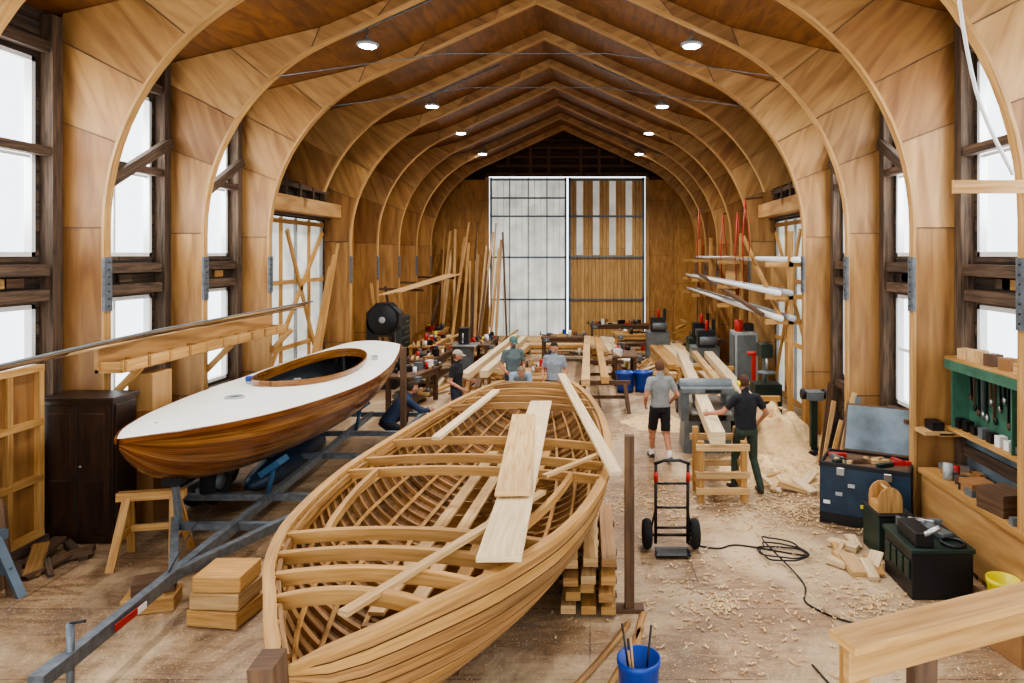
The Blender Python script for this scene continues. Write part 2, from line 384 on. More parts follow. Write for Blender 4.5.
def rib(name,Y,i0=0):
    g=G(); T=.11
    for sd in (-1,1):
        ss=[random.choice(['ply','ply','ply3','ply2']) for _ in range(9)]; oo=[(random.random()*90,random.random()*90) for _ in range(9)]
        aa=[0,0,.35*sd,.7*sd,1.0*sd,1.1*sd,1.15*sd,1.15*sd,1.15*sd]
        grp=[0,0,0,1,1,1,1,2,2,2,3,3,3,4,4,4,5,5,6,6,7]
        for i in range(i0,len(IN)-1):
            a,b=IN[i],IN[i+1]; c,d=outer(i+1),outer(i); q=grp[i]
            g.prism([(XC+sd*p[0],p[1]) for p in (a,b,c,d)],Y,Y+T,ss[q],oo[q],aa[q])
        rings=[]
        for i in range(i0,len(IN)):
            o,z=IN[i]
            if i==0 or i==i0: tx,tz=IN[i+1][0]-o,IN[i+1][1]-z
            elif i==len(IN)-1: tx,tz=o-IN[i-1][0],z-IN[i-1][1]
            else: tx,tz=IN[i+1][0]-IN[i-1][0],IN[i+1][1]-IN[i-1][1]
            L=math.hypot(tx,tz); nx,nz=-tz/L,tx/L
            if nx>0 and i<NK+1: nx,nz=-nx,-nz
            if i>=NK+1: nx,nz=(-abs(nx),-abs(nz))
            p0=(o+nx*.015,z+nz*.015); p1=(o-nx*.025,z-nz*.025); e=.014
            rings.append([(XC+sd*p0[0],Y-e,p0[1]),(XC+sd*p0[0],Y+T+e,p0[1]),(XC+sd*p1[0],Y+T+e,p1[1]),(XC+sd*p1[0],Y-e,p1[1])])
        g.loft(rings,'flange',smooth=False)
        if i0==0:
            for i in (1,3,7,10,13,16,18): 
                a=IN[i];b=outer(i); g.beam((XC+sd*a[0],Y-.003,a[1]),(XC+sd*b[0],Y-.003,b[1]),.012,.012,'dk')
            g.box((XC+sd*5.475,Y+T/2,3.3),(.014,T+.03,.74),'galv'); g.box((XC+sd*5.49,Y-.018,3.3),(.04,.008,.74),'galv')
            for q in range(7): g.cyl((XC+sd*5.468,Y+T/2,3.0+q*.1),(XC+sd*5.458,Y+T/2,3.0+q*.1),.012,'black',n=6)
    return g.make(name,origin=False)
for k,Y in enumerate(RIB):
    rib('arch_rib' ,Y, 7 if abs(Y-16.82)<.1 else 0)
g=G()
def backpoly(x0,x1,z0,top=None):
    xs=sorted(set([x0,x1]+[x for x in (XC-3.4,XC,XC+3.4) if x0<x<x1]))
    for a,b in zip(xs[:-1],xs[1:]): 
        yield [(a,z0),(b,z0),(b,(top if top else ceilz(b-XC))),(a,(top if top else ceilz(a-XC)))]
for p in backpoly(XL,-4.45,0,7.0): g.prism(p,YB,YB+.15,'backply')
for p in backpoly(2.45,XR,0,7.0): g.prism(p,YB,YB+.15,'backply')
for p in backpoly(-4.45,2.45,7.15): g.prism(p,YB+.02,YB+.15,'gable')
for p in backpoly(XL,-4.45,7.0): g.prism(p,YB+.02,YB+.15,'gable')
for p in backpoly(2.45,XR,7.0): g.prism(p,YB+.02,YB+.15,'gable')
g.box((-1,YB-.05,7.22),(7.1,.14,.16),'dk'); 
for x in (-3.6,-2.6,-1.8,-.4,.4,1.4): g.box((x,YB-.02,7.9),(.12,.1,1.2 if abs(x+1.1)<2 else .7),'post')
for z in (7.6,8.0,8.4): g.box((XC,YB-.03,z),(2*(9.0-z)/.45 if z>7.7 else 6.0,.06,.1),'post')
g.box((-4.5,YB-.05,3.55),(.16,.14,7.1),'raw2'); g.box((2.5,YB-.05,3.55),(.16,.14,7.1),'raw2')
g.make('wall_back',origin=False)
g=G()
x0,x1=-4.4,-1.02
g.box(((x0+x1)/2,YB+.08,3.55),(x1-x0,.03,7.08),'poly')
for k in range(5): g.box((lerp(x0+.05,x1-.05,k/4),YB+.03,3.55),(.09 if k in(0,4) else .05,.06,7.1),'steelb' if k in (0,4) else 'lgray')
for k in range(13): g.box((lerp(x0+.05,x1-.05,k/12),YB+.062,3.55),(.02,.01,7.1),'white')
for z in (.1,1.75,3.6,5.4,6.2,7.0): g.box(((x0+x1)/2,YB+.03,z),(x1-x0,.06,.07),'steelb')
g.make('door_3')
g=G()
x0,x1=-.95,2.4
g.box(((x0+x1)/2,YB+.09,3.55),(x1-x0,.03,7.08),'doorwood')
for k in range(4):
    for z0,z1 in ((3.7,5.35),(5.45,6.95)): g.box((x0+.5+k*.72,YB+.065,(z0+z1)/2),(.28,.02,z1-z0),'poly')
for x in (x0+.05,x1-.05): g.box((x,YB+.03,3.55),(.1,.06,7.1),'steelb')
for z in (.1,1.75,3.6,5.4,7.0): g.box(((x0+x1)/2,YB+.03,z),(x1-x0,.06,.07),'steelb')
g.make('door_4')
for Y in (12.75,17.95,21.9,26.4,7.9):
    for sd in (-1,1):
        x=XC+sd*2.95; z=7.5; g=G()
        g.lathe((x,Y,z),[(.17,0),(.2,.015),(.2,.05),(.12,.07),(.1,.12),(.03,.14)],'lgray',24)
        g.ell((x,Y,z),(.155,.155,.03),'lamp',nu=20,nv=6)
        g.cyl((x,Y,z+.12),(x,Y,ceilz(2.95)-.0),.015,'galv',n=6)
        ob=g.make('ceiling_lamp')
        l=bpy.data.lights.new('lamp_light','SPOT'); l.energy=700; l.spot_size=math.radians(150); l.spot_blend=.7; l.shadow_soft_size=.18; l.color=(1,.98,.95)
        lo=bpy.data.objects.new('bulb',l); bpy.context.scene.collection.objects.link(lo); lo.parent=ob; lo.location=(0,0,-.08)
g=G()
for Y in (12.55,17.75,21.75,26.2):
    for sd in (-1,1): 
        P=[(XC+sd*o,Y,ceilz(o)-.07) for o in (5.6,4.6,3.6,2.95,2.2,1.2)]
        g.tube(P,.018,'galv',n=6)
        for q in (P[0],P[-1],P[2]): g.box((q[0],q[1],q[2]+.03),(.03,.04,.06),'galv')
    for sd in (-1,1): g.box((XC+sd*4.9,Y,ceilz(4.9)-.09),(.12,.12,.16),'gray')
g.make('lighting_conduit',origin=False)
g=G()
for Y in (11.94,14.38):
    for sd in (-1,1): g.tube([(XC+sd*4.35,Y+.05,6.75),(XC+sd*1.4,Y+.05,7.15)],.008,'galv',n=5)
    g.tube([(XC-1.4,Y+.05,7.15),(XC+1.4,Y+.05,7.15)],.008,'galv',n=5)
g.make('tie_rods',origin=False)
# ------------------------------------------------------------------ HULL helper
class Hull:
    def __init__(s,bow,stern,hb,zs,zk,pw):
        s.b=Vector(bow);s.s=Vector(stern);s.hb=hb;s.zs=zs;s.zk=zk;s.pw=pw
        d=(s.s-s.b); s.ax=Vector((d.x,d.y,0)).normalized(); s.sd=Vector((s.ax.y,-s.ax.x,0))
    def sec(s,t,u,ins=0):
        def f(u):
            th=u*math.pi/2; p=table(s.pw,t)
            return (table(s.hb,t)*max(math.sin(th),0)**p, table(s.zk,t)+(table(s.zs,t)-table(s.zk,t))*(1-math.cos(th))**.92)
        x,z=f(u)
        if ins:
            a=f(max(u-.03,0)); b=f(min(u+.03,1)); dx,dz=b[0]-a[0],b[1]-a[1]; L=math.hypot(dx,dz) or 1
            x-=dz/L*ins; z+=dx/L*ins
            x=max(x,0)
        return x,z
    def pt(s,t,u,side,ins=0,da=0):
        x,z=s.sec(t,u,ins); c=s.b.lerp(s.s,t)
        p=Vector((c.x,c.y,0))+s.sd*(x*side)+s.ax*da; p.z=z; return p
    def strakes(s,g,n,mats,th=.022,N=36,u0=.04,gap=.0015,inner=None):
        for sd in (-1,1):
            for j in range(n):
                a=lerp(u0,1,j/n)+gap; b=lerp(u0,1,(j+1)/n)-gap; mid=(a+b)/2; O=[];I=[];E1=[];E2=[]
                for i in range(N+1):
                    t=i/N
                    O.append([s.pt(t,a,sd),s.pt(t,mid,sd),s.pt(t,b,sd)]); I.append([s.pt(t,a-gap*.9,sd,th),s.pt(t,b+gap*.9,sd,th)])
                    E1.append([s.pt(t,a,sd),s.pt(t,a,sd,th)]); E2.append([s.pt(t,b,sd),s.pt(t,b,sd,th)])
                m=mats[(j*7+(sd>0))%len(mats)]; im=inner or m
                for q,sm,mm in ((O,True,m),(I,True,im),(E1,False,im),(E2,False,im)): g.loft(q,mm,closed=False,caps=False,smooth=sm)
    def frames(s,g,ts,mat,w=.035,i0=.022,i1=.06,M=16,umin=.02):
        for t in ts:
            for sd in (-1,1):
                rings=[]
                for k in range(M+1):
                    u=lerp(umin,.995,k/M)
                    rings.append([s.pt(t,u,sd,i0,-w/2),s.pt(t,u,sd,i0,w/2),s.pt(t,u,sd,i1,w/2),s.pt(t,u,sd,i1,-w/2)])
                g.loft(rings,mat,smooth=False)
    def stringer(s,g,u,du,i0,i1,mat,t0=.02,t1=.98,N=30):
        for sd in (-1,1):
            rings=[]
            for i in range(N+1):
                t=lerp(t0,t1,i/N); rings.append([s.pt(t,u-du,sd,i0),s.pt(t,u+du,sd,i0),s.pt(t,u+du,sd,i1),s.pt(t,u-du,sd,i1)])
            g.loft(rings,mat,smooth=False)
    def tfory(s,y): return (y-s.b.y)/(s.s.y-s.b.y)
H1=Hull((-1.52,3.45,0),(-.92,12.15,0),
  [(0,.03),(.04,.26),(.085,.48),(.166,.86),(.28,1.2),(.45,1.42),(.6,1.4),(.75,1.26),(.88,1.02),(.96,.78),(1,.62)],
  [(0,1.66),(.15,1.55),(.35,1.42),(.6,1.36),(.85,1.42),(1,1.5)],
  [(0,1.5),(.02,1.15),(.06,.88),(.15,.62),(.3,.45),(.55,.4),(.8,.52),(.93,.75),(1,.95)],
  [(0,1.25),(.15,1.1),(.35,.82),(.6,.75),(.85,.85),(1,.95)])
g=G()
H1.strakes(g,12,['plank','frame','plank','raw2'],.025,44,.04,.0045,'shaded_inplank')
H1.frames(g,[.035+.0245*i for i in range(39)],'frame',.042,.026,.066)
for u in (.28,.45,.62,.78,.9): H1.stringer(g,u,.012,.066,.088,'raw2')
H1.stringer(g,.955,.025,.066,.10,'frame'); 
for sd in (-1,1):
    rings=[]
    for i in range(41):
        t=i/40; p=H1.pt(t,1,sd); o=H1.sd*sd
        rings.append([p+o*.025+RZ*-.03,p+o*.025+RZ*.02,p-o*.06+RZ*.02,p-o*.06+RZ*-.03] if t>.02 else [p+o*.02-RZ*.03,p+o*.02+RZ*.02,p-o*.0+RZ*.02,p-o*.0-RZ*.03])
    g.loft(rings,'raw2',smooth=False)
rings=[]
for i in range(31):
    t=lerp(.01,.99,i/30); c=H1.b.lerp(H1.s,t); z=table(H1.zk,t); rings.append([Vector((c.x,c.y,0))+H1.sd*a+RZ*(z+b) for a,b in ((-.07,-.14),(.07,-.14),(.07,.1),(-.07,.1))])
g.loft(rings,'raw2',smooth=False)
g.beam((-1.52,3.42,.95),(-1.55,3.36,1.76),.12,.16,'post',up=RY)
for k in range(14):
    t=.2+k*.05; c=H1.b.lerp(H1.s,t); z=table(H1.zk,t)+.16; w=table(H1.hb,t)*.42
    g.box((c.x,c.y,z),(w*2,.05,.14),'frame',rz=-4)
for dx in (-.35,-.1,.18,.42):
    a=H1.b.lerp(H1.s,.25); b=H1.b.lerp(H1.s,.78); g.beam((a.x+dx,a.y,.78+abs(dx)*.1),(b.x+dx,b.y,.82),.13,.03,'raw' if dx<0 else 'raw2')
for Y in (4.3,4.66,5.05,5.5,7.45,7.95,8.75,10.55,11.0,11.45,11.85):
    t=H1.tfory(Y); rings=[]
    for k in range(13):
        s_=lerp(-1,1,k/12); hb=table(H1.hb,t)-.05; z=table(H1.zs,t)+.07*(1-s_*s_)-.04; c=H1.b.lerp(H1.s,t)
        p=Vector((c.x,c.y,0))+H1.sd*hb*s_; q=H1.ax*.03
        rings.append([p-q+RZ*(z-.05),p+q+RZ*(z-.05),p+q+RZ*(z+.04),p-q+RZ*(z+.04)])
    g.loft(rings,'raw2' if Y<9 else 'frame',smooth=False)
for sd in (-1,1):
    rings=[]
    for k in range(12):
        t=lerp(H1.tfory(5.5),H1.tfory(7.45),k/11); c=H1.b.lerp(H1.s,t); p=Vector((c.x,c.y,0))+H1.sd*sd*(table(H1.hb,t)-.38); z=table(H1.zs,t)
        rings.append([p+H1.sd*a+RZ*(z+b) for a,b in ((-.025,-.04),(.025,-.04),(.025,.03),(-.025,.03))])
    g.loft(rings,'raw2',smooth=False)
rings=[]
for off in (0,.05):
    rings.append([H1.pt(1,lerp(0.05,1,k/12),1,.0,off-.02) for k in range(13)]+[H1.pt(1,lerp(1,0.05,k/12),-1,0,off-.02) for k in range(13)])
g.loft(rings,'plank',smooth=False)
g.make('wooden_boat_under_construction')
g=G(); g.beam((-.72,10.3,1.54),(-.62,4.75,1.63),.31,.035,'pale'); g.make('wide_plank',bevel=.004)
g=G(); g.beam((-.88,9.3,1.57),(-.66,5.95,1.665),.3,.035,'raw'); g.make('wide_plank',bevel=.004)
g=G(); g.beam((-.42,6.2,1.6),(-1.42,4.02,1.64),.07,.03,'raw'); g.make('batten')
g=G(); g.beam((-.5,12.3,1.6),(.26,7.05,1.5),.13,.04,'pale'); g.make('long_board')
g=G(); g.beam((-1.5,11.2,1.53),(-1.85,8.4,1.5),.11,.04,'pale'); g.make('long_board')
g=G(); g.beam((-.45,6.9,1.52),(.12,7.9,1.46),.06,.03,'raw'); g.make('batten')
g=G()
for Y in (4.6,6.5,8.5,10.5):
    c=H1.b.lerp(H1.s,H1.tfory(Y)); z=table(H1.zk,H1.tfory(Y))-.14; n=max(1,int(z/.14)); h=z/n
    for k in range(n): g.box((c.x,Y,h*(k+.5)),(.7 if k%2 else .3,.3 if k%2 else .7,h*.98),'post')
g.make('keel_blocks',bevel=.008)
for (x,y,h) in ((.41,7.3,1.82),(-3.44,12.9,2.0)):
    g=G(); g.box((x,y,h/2),(.1,.1,h),'post'); g.box((x,y,.02),(.3,.16,.04),'post'); g.make('staging_post',bevel=.006)
g=G()
for k in range(4):
    for j in range(3):
        g.box((-.2+j*.19+random.uniform(-.02,.02),7.95+random.uniform(-.1,.1),.085+k*.15),(.15,1.5+random.random()*.2,.085),random.choice(['raw','raw2','plank','frame']),rz=random.uniform(-1,1))
    g.box((-.02,7.6,.02+k*.15),(.62,.08,.045),'post'); g.box((-.02,8.4,.02+k*.15),(.62,.08,.045),'post')
g.make('lumber_stack')
# ---- varnished sailboat
H2=Hull((-4.95,7.35,0),(-4.78,15.3,0),
  [(0,.02),(.04,.22),(.1,.47),(.22,.81),(.4,1.07),(.58,1.15),(.75,1.06),(.9,.84),(1,.64)],
  [(0,1.76),(.15,1.67),(.35,1.61),(.6,1.58),(.85,1.66),(1,1.74)],
  [(0,1.66),(.03,1.42),(.08,1.16),(.2,.88),(.45,.78),(.7,.86),(.88,1.08),(1,1.34)],
  [(0,1.0),(.2,.85),(.5,.7),(.8,.72),(1,.8)])
g=G(); H2.strakes(g,18,['mah','gold','mah','mah','gold'],.02,50,0.0,.0009)
H2.stringer(g,.6,.395,.021,.03,'grayin',.03,.97)
H2.frames(g,[.3+.03*i for i in range(19)],'grayin',.03,.03,.055)
def cw(t):
    a,b=.42,.84
    if t<=a or t>=b: return 0
    k=(t-a)/(b-a); return .74*(4*k*(1-k))**.45 * (1-.1*k)
def dz(t,x): 
    hb=table(H2.hb,t); return table(H2.zs,t)+.08*(1-(x/max(hb,.01))**2)*min(1,hb/.5)
ts=sorted(set([i/40 for i in range(41)]+[.42+.42*q for q in (0,.01,.03,.07,.12,.2,.8,.88,.93,.97,.99,1)]))
for sd in (-1,1):
    rings=[]
    for t in ts:
        hb=table(H2.hb,t)+.01; c=H2.b.lerp(H2.s,t); r=[]
        for k in range(7):
            x=lerp(cw(t),hb,k/6); p=Vector((c.x,c.y,0))+H2.sd*sd*x; p.z=dz(t,x)+.01; r.append(p)
        rings.append(r)
    g.loft(rings,'deck',closed=False,caps=False)
    rings=[]
    for i in range(41):
        t=i/40; p=H2.pt(t,1,sd); o=H2.sd*sd
        rings.append([p+o*.03-RZ*.05,p+o*.03+RZ*.005,p-o*.005+RZ*.012,p-o*.005-RZ*.05])
    g.loft(rings,'mah',smooth=False)
    rings=[]
    for q in range(31):
        k=q/30; k=.5-.5*math.cos(math.pi*k); t=.42+.42*k; c=H2.b.lerp(H2.s,t); x=cw(t)
        p=Vector((c.x,c.y,0))+H2.sd*sd*x; z=dz(t,x); o=H2.sd*sd*.015
        rings.append([p-o+RZ*(z-.06),p+o+RZ*(z-.06),p+o+RZ*(z+.1),p-o+RZ*(z+.1)])
    g.loft(rings,'gold',smooth=False)
rings=[]
for off in (0,.04):
    rings.append([H2.pt(1,lerp(0.0,1,k/12),1,0,off-.02) for k in range(13)]+[H2.pt(1,lerp(1,0.0,k/12),-1,0,off-.02) for k in range(13)])
g.loft(rings,'mah',smooth=False)
for k in range(5): g.box((-5.15+k*.13,12.1,1.1),(.11,2.2,.03),'grayin')
for Y in (11.6,13.0): g.box((-4.88,Y,1.36),(1.3,.07,.04),'grayin')
g.cyl((-4.95,9.75,1.69),(-4.95,9.75,1.72),.1,'black'); g.torus((-4.95,9.75,1.72),.11,.018,'lgray',RZ)
g.cyl((-4.96,8.0,1.73),(-4.96,8.0,1.79),.02,'chrome'); 
for x,y,m_ in ((-4.6,11.0,'chrome'),(-5.45,11.2,'blue'),(-4.15,13.5,'chrome'),(-4.9,14.6,'yellow'),(-5.2,14.4,'blue'),(-4.5,14.5,'red')):
    g.box((x,y,1.72),(.1,.15,.07),m_,rz=20)
g.box((-4.9,11.7,.68),(.09,1.9,.4),'dkblue',taper=(1,1.3)); g.ell((-4.85,11.3,.4),(.3,1.4,.22),'dkblue')
g.make('varnished_sailboat')
g=G()
def tb(a,b,w=.08,h=.1,m='galv'): g.beam(a,b,w,h,m)
tb((-4.12,5.45,.5),(-4.2,8.3,.5),.09,.12)
tb((-4.17,7.0,.5),(-5.5,9.3,.5)); tb((-4.17,7.0,.5),(-3.35,9.3,.5))
tb((-5.5,9.3,.5),(-5.5,14.2,.5)); tb((-3.35,9.3,.5),(-3.35,14.2,.5))
for y in (8.3,9.3,11.2,12.6,14.1): tb((-5.5 if y>9 else -4.95,y,.49),(-3.35 if y>9 else -3.7,y,.49),.08,.08)
tb((-4.2,8.3,.5),(-4.4,14.1,.5))
for x,sd in ((-5.82,-1),(-3.1,1)):
    for y in (10.35,11.2):
        g.torus((x,y,.33),.24,.09,'rubber',RX); g.cyl((x-.08,y,.33),(x+.08,y,.33),.17,'lgray',n=18); g.cyl((x-.1,y,.33),(x+.1,y,.33),.05,'galv',n=10)
    for k in range(7):
        a=math.radians(180*k/7); b=math.radians(180*(k+1)/7)
        g.beam((x,10.77+.85*math.cos(a),.42+.36*math.sin(a)),(x,10.77+.85*math.cos(b),.42+.36*math.sin(b)),.26,.015,'black')
g.torus((-5.1,9.55,.62),.22,.09,'rubber',RX)
g.cyl((-5.17,9.55,.62),(-5.03,9.55,.62),.11,'gray'); g.beam((-5.1,9.3,.5),(-5.1,9.6,.6),.05,.05,'galv')
for y in (9.3,12.8):
    for sd in (-1,1):
        x=-4.9+sd*.62; g.cyl((x,y,.5),(x+sd*.08,y,.9),.03,'pad'); g.box((x+sd*.08,y,.9),(.3,.3,.08),'pad',R=Matrix.Rotation(-sd*.6,3,'Y'))
g.beam((-4.9,8.35,.5),(-4.9,8.25,1.1),.06,.06,'galv'); g.box((-4.9,8.25,1.05),(.18,.2,.1),'rubber')
g.cyl((-4.12,5.55,.0),(-4.12,5.55,.78),.03,'galv'); g.torus((-4.12,5.55,.05),.06,.03,'rubber',RX); g.box((-4.12,5.35,.52),(.12,.3,.1),'galv')
g.cyl((-4.12,5.55,.78),(-4.0,5.55,.8),.012,'black'); g.box((-4.068,6.2,.5),(.01,.4,.06),'red'); g.box((-4.063,6.35,.5),(.01,.12,.06),'white')
g.tube([(-4.15,6.9,.58),(-4.3,7.6,.75),(-4.5,8.3,.7),(-4.9,8.6,.6)],.008,'black',n=6)
g.make('boat_trailer')
# ------------------------------------------------------------------ furniture & clutter functions
def sawhorse(x,y,rz=0,w=1.0,h=.8,mat='raw2',name='sawhorse'):
    g=G(); R=Matrix.Rotation(math.radians(rz),3,'Z'); P=lambda a,b,c:Vector((x,y,0))+R@Vector((a,b,c))
    g.beam(P(-w/2,0,h-.05),P(w/2,0,h-.05),.1,.1,mat)
    for sx in (-1,1):
        for sy in (-1,1): g.beam(P(sx*(w/2-.12),sy*.04,h-.06),P(sx*(w/2-.04),sy*.3,.0),.09,.04,mat,up=R@RY)
        g.beam(P(sx*(w/2-.08),-.2,h*.4),P(sx*(w/2-.08),.2,h*.4),.03,.09,mat)
    g.beam(P(-w/2+.1,.14,h*.42),P(w/2-.1,.14,h*.42),.03,.08,mat)
    return g.make(name)
def bucket(x,y,mat='blue',r=.15,h=.37,z=0,stuff=0):
    g=G(); g.lathe((x,y,z),[(.01,.012),(r*.86,0),(r*.9,.05),(r,h-.06),(r*1.06,h-.05),(r*1.06,h),(r*.98,h),(r*.9,.03),(.01,.03)],mat,24)
    g.tube([(x+r*1.05*math.cos(a),y+.0+r*.3*math.sin(a)-.05,z+h-.03-r*.9*math.sin(a)*.7) for a in [math.pi*k/10 for k in range(11)]],.004,'chrome',n=5)
    for k in range(stuff):
        a=random.random()*6.3; g.cyl((x+.05*math.cos(a),y+.05*math.sin(a),z+.04),(x+.14*math.cos(a),y+.12*math.sin(a),z+h+random.uniform(.05,.35)),.009,random.choice(['raw','black','black','chrome']),n=6)
    return g.make('bucket')
def stuffon(g,P,rz,L,W,zs,n):
    for k in range(n):
        a=random.uniform(-L/2+.1,L/2-.1); b=random.uniform(-W/2+.08,W/2-.08); zz=random.choice(zs); t=random.random()
        if t<.35: hh=random.uniform(.04,.22); g.box(P(a,b,zz+hh/2),(random.uniform(.08,.3),random.uniform(.08,.2),hh),random.choice(['red','black','gray','raw','card','blue','white','dgreen','black','post']),rz+random.uniform(-40,40))
        elif t<.6: g.cyl(P(a,b,zz),P(a,b,zz+random.uniform(.1,.25)),random.uniform(.03,.07),random.choice(['white','yellow','red','gray','black','chrome']))
        elif t<.75:
            q=random.uniform(-.2,.2); g.beam(P(a-.25,b,zz+.02),P(a+.25,b+q,zz+.02),.03,.03,'gray'); g.box(P(a-.22,b,zz+.06),(.03,.05,.12),'black',rz); g.box(P(a+.12,b+q*.7,zz+.06),(.03,.05,.12),'red',rz)
        else: g.beam(P(a-.25,b-.05,zz+.03),P(a+.3,b+.1,zz+.03),.06,.05,random.choice(['raw','pale','post','raw2']))
def bench(x,y,rz,L,W,Hh,mat='raw2',stuff=8,name='workbench'):
    g=G(); R=Matrix.Rotation(math.radians(rz),3,'Z'); P=lambda a,b,c:Vector((x,y,0))+R@Vector((a,b,c))
    g.box(P(0,0,Hh-.03),(L,W,.06),mat,rz)
    for sx in (-1,1):
        for sy in (-1,1): g.box(P(sx*(L/2-.08),sy*(W/2-.08),Hh/2-.03),(.1,.1,Hh-.06),mat,rz)
    g.box(P(0,-W/2+.05,Hh-.12),(L-.2,.04,.12),mat,rz); g.box(P(0,0,.22),(L-.2,W-.15,.03),mat,rz)
    g.box(P(-L/2+.2,-W/2-.06,Hh-.08),(.2,.12,.12),'gray',rz); g.cyl(P(-L/2+.2,-W/2-.12,Hh-.08),P(-L/2+.2,-W/2-.25,Hh-.08),.015,'chrome')
    stuffon(g,P,rz,L,W,[Hh,Hh,.235],stuff)
    return g.make(name)
def scrap(name,x,y,rx,ry,n,h=.5,lo=.4,hi=1.6,mats=('raw','raw2','pale','post','frame','plank')):
    g=G()
    for k in range(n):
        a=random.uniform(-1,1); b=random.uniform(-1,1); z=.04+h*max(0,1-abs(a))*max(0,1-abs(b))*random.random(); th=random.gauss(math.pi/2,.5); L=random.uniform(lo,hi)/2
        p=Vector((x+a*rx,y+b*ry,z)); d=Vector((math.cos(th)*L,math.sin(th)*L,random.uniform(-.0,.12)))
        q0=p-d; q0.z=max(q0.z,.03); g.beam(q0,p+d,random.uniform(.05,.18),random.uniform(.02,.07),random.choice(mats))
    return g.make(name)
def stack(name,x,y,L,rows,cols,w,h,rz=0,z0=0,mats=('raw','raw2','pale'),jit=.25,stick=True):
    g=G(); R=Matrix.Rotation(math.radians(rz),3,'Z'); P=lambda a,b,c:Vector((x,y,0))+R@Vector((a,b,c)); z=z0
    for r in range(rows):
        if stick:
            for b in (-L*.35,0,L*.35): g.box(P(0,b,z+.02),(cols*w*1.08,.06,.04),'raw2',rz)
            z+=.04
        for c in range(cols):
            g.box(P((c-(cols-1)/2)*w*1.06,random.uniform(-jit,jit),z+h/2),(w,L+random.uniform(-jit,jit),h),random.choice(mats),rz+random.uniform(-.4,.4))
        z+=h
    return g.make(name)
# ---- left side objects
g=G(); x0,x1,y0,y1=-7.0,-6.1,8.95,9.42
g.box(((x0+x1)/2,(y0+y1)/2,.93),(x1-x0,y1-y0,1.8),'cab'); g.box(((x0+x1)/2,(y0+y1)/2-.01,1.855),(x1-x0+.06,y1-y0+.06,.05),'cab')
for s_ in (-1,1):
    cxx=(x0+x1)/2+s_*.215; g.box((cxx,y0-.012,.95),(.41,.02,1.64),'cab'); g.box((cxx,y0-.022,1.35),(.28,.008,.65),'cab'); g.box((cxx,y0-.022,.52),(.28,.008,.6),'cab')
g.box((x1+.01,(y0+y1)/2,.95),(.02,y1-y0-.08,1.66),'cab'); g.box(((x0+x1)/2,(y0+y1)/2,.02),(x1-x0-.08,y1-y0-.06,.04),'cab')
g.box(((x0+x1)/2,y0-.016,.95),(.012,.01,1.65),'black'); g.cyl(((x0+x1)/2+.05,y0-.04,1.0),((x0+x1)/2+.05,y0-.02,1.0),.015,'chrome')
g.make('dark_wooden_cabinet',bevel=.008)
sawhorse(-5.32,8.5,12,.75,.84,'raw2'); 
sawhorse(-6.55,7.2,75,1.0,.7,'steelb')
g=G(); xs=-6.42
g.box((xs,11.6,2.33),(.06,5.0,.34),'ply3'); g.box((xs+.16,11.6,2.18),(.36,5.0,.04),'raw2'); g.box((xs+.33,11.6,2.25),(.035,5.0,.14),'raw2')
for k in range(11): g.box((xs+.165,9.15+k*.49,2.24),(.33,.035,.12),'raw2')
for k in range(11): g.box((xs+.355,9.15+k*.49,2.25),(.02,.05,.14),'frame')
for k in range(5): g.box((xs-.07,9.6+k*1.1,2.33),(.1,.1,.3),'raw2')
for k in range(3): g.beam((xs-.2,9.61+k*2.44,1.7),(xs+.25,9.61+k*2.44,2.16),.08,.08,'raw2')
g.make('spar_shelf')
g=G()
for k in range(7):
    x=xs-.02+k*.06; g.tube([(x+.12*math.sin(q*.6+k),5.6+q*.98+k*.2,2.5+.028*k+(.03*math.sin(q*.7+k))*(1 if q<4 else .2)+(0 if q>3 else -.03*(4-q))) for q in range(10)],.018,['raw','post','gray','raw','post','raw2','gray'][k],n=6)
g.make('long_spar_strips')
g=G()
for k in range(5): g.box((-6.95,6.9+k*.48,1.25),(.09,.08,2.1),'raw2')
for z in (.2,.9,1.6,2.28): g.box((-6.95,7.86,z),(.1,2.0,.08),'raw2')
g.box((-6.99,7.86,1.25),(.03,1.95,2.0),'ply2'); g.box((-6.95,7.86,.08),(.14,2.1,.16),'dk')
g.make('framed_wall_panel')  # wood-framed panel on the left wall, not a rack
g=G(); g.box((-6.25,9.95,1.8),(.35,.45,.5),'ply3'); g.box((-6.25,9.9,.78),(.42,.45,1.55),'ply2'); g.box((-6.45,10.0,2.1),(.3,.3,.1),'post'); g.make('wooden_crate_stack',bevel=.006)
g=G(); g.box((-6.62,7.75,.45),(.28,.25,.9),'post',taper=(.6,.8)); g.beam((-6.3,7.6,0),(-6.55,7.75,1.0),.05,.05,'post'); g.make('chopping_block')
scrap('scrap_wood_pile',-6.5,8.3,.25,.4,8,.15,.3,.7,('post','dk','frame'))
g=G()
for k in range(3): g.box((-3.72,7.15+.02*k,.085+k*.165),(.54-.03*k,.45,.16),'raw2' if k!=1 else 'raw',rz=-8+4*k)
g.make('timber_blocks',bevel=.008)
g=G(); g.box((-4.6,7.35,.08),(.5,.3,.16),'raw2',rz=15); g.box((-4.6,7.4,.23),(.4,.25,.14),'post',rz=25); g.make('timber_blocks',bevel=.008)
g=G(); bx,by=-5.75,19.6
g.box((bx,by,.4),(.8,.7,.8),'black'); g.box((bx-.34,by,1.3),(.22,.4,1.2),'black')
oct_=[(bx+.5*math.cos(math.radians(22.5+45*q)),1.9+.5*math.sin(math.radians(22.5+45*q))) for q in range(8)]
g.prism(oct_,by-.2,by+.2,'black'); g.lathe((bx,by-.24,1.9),[(.01,0),(.4,0),(.42,.04),(.01,.05)],'black',28,axis=RY)
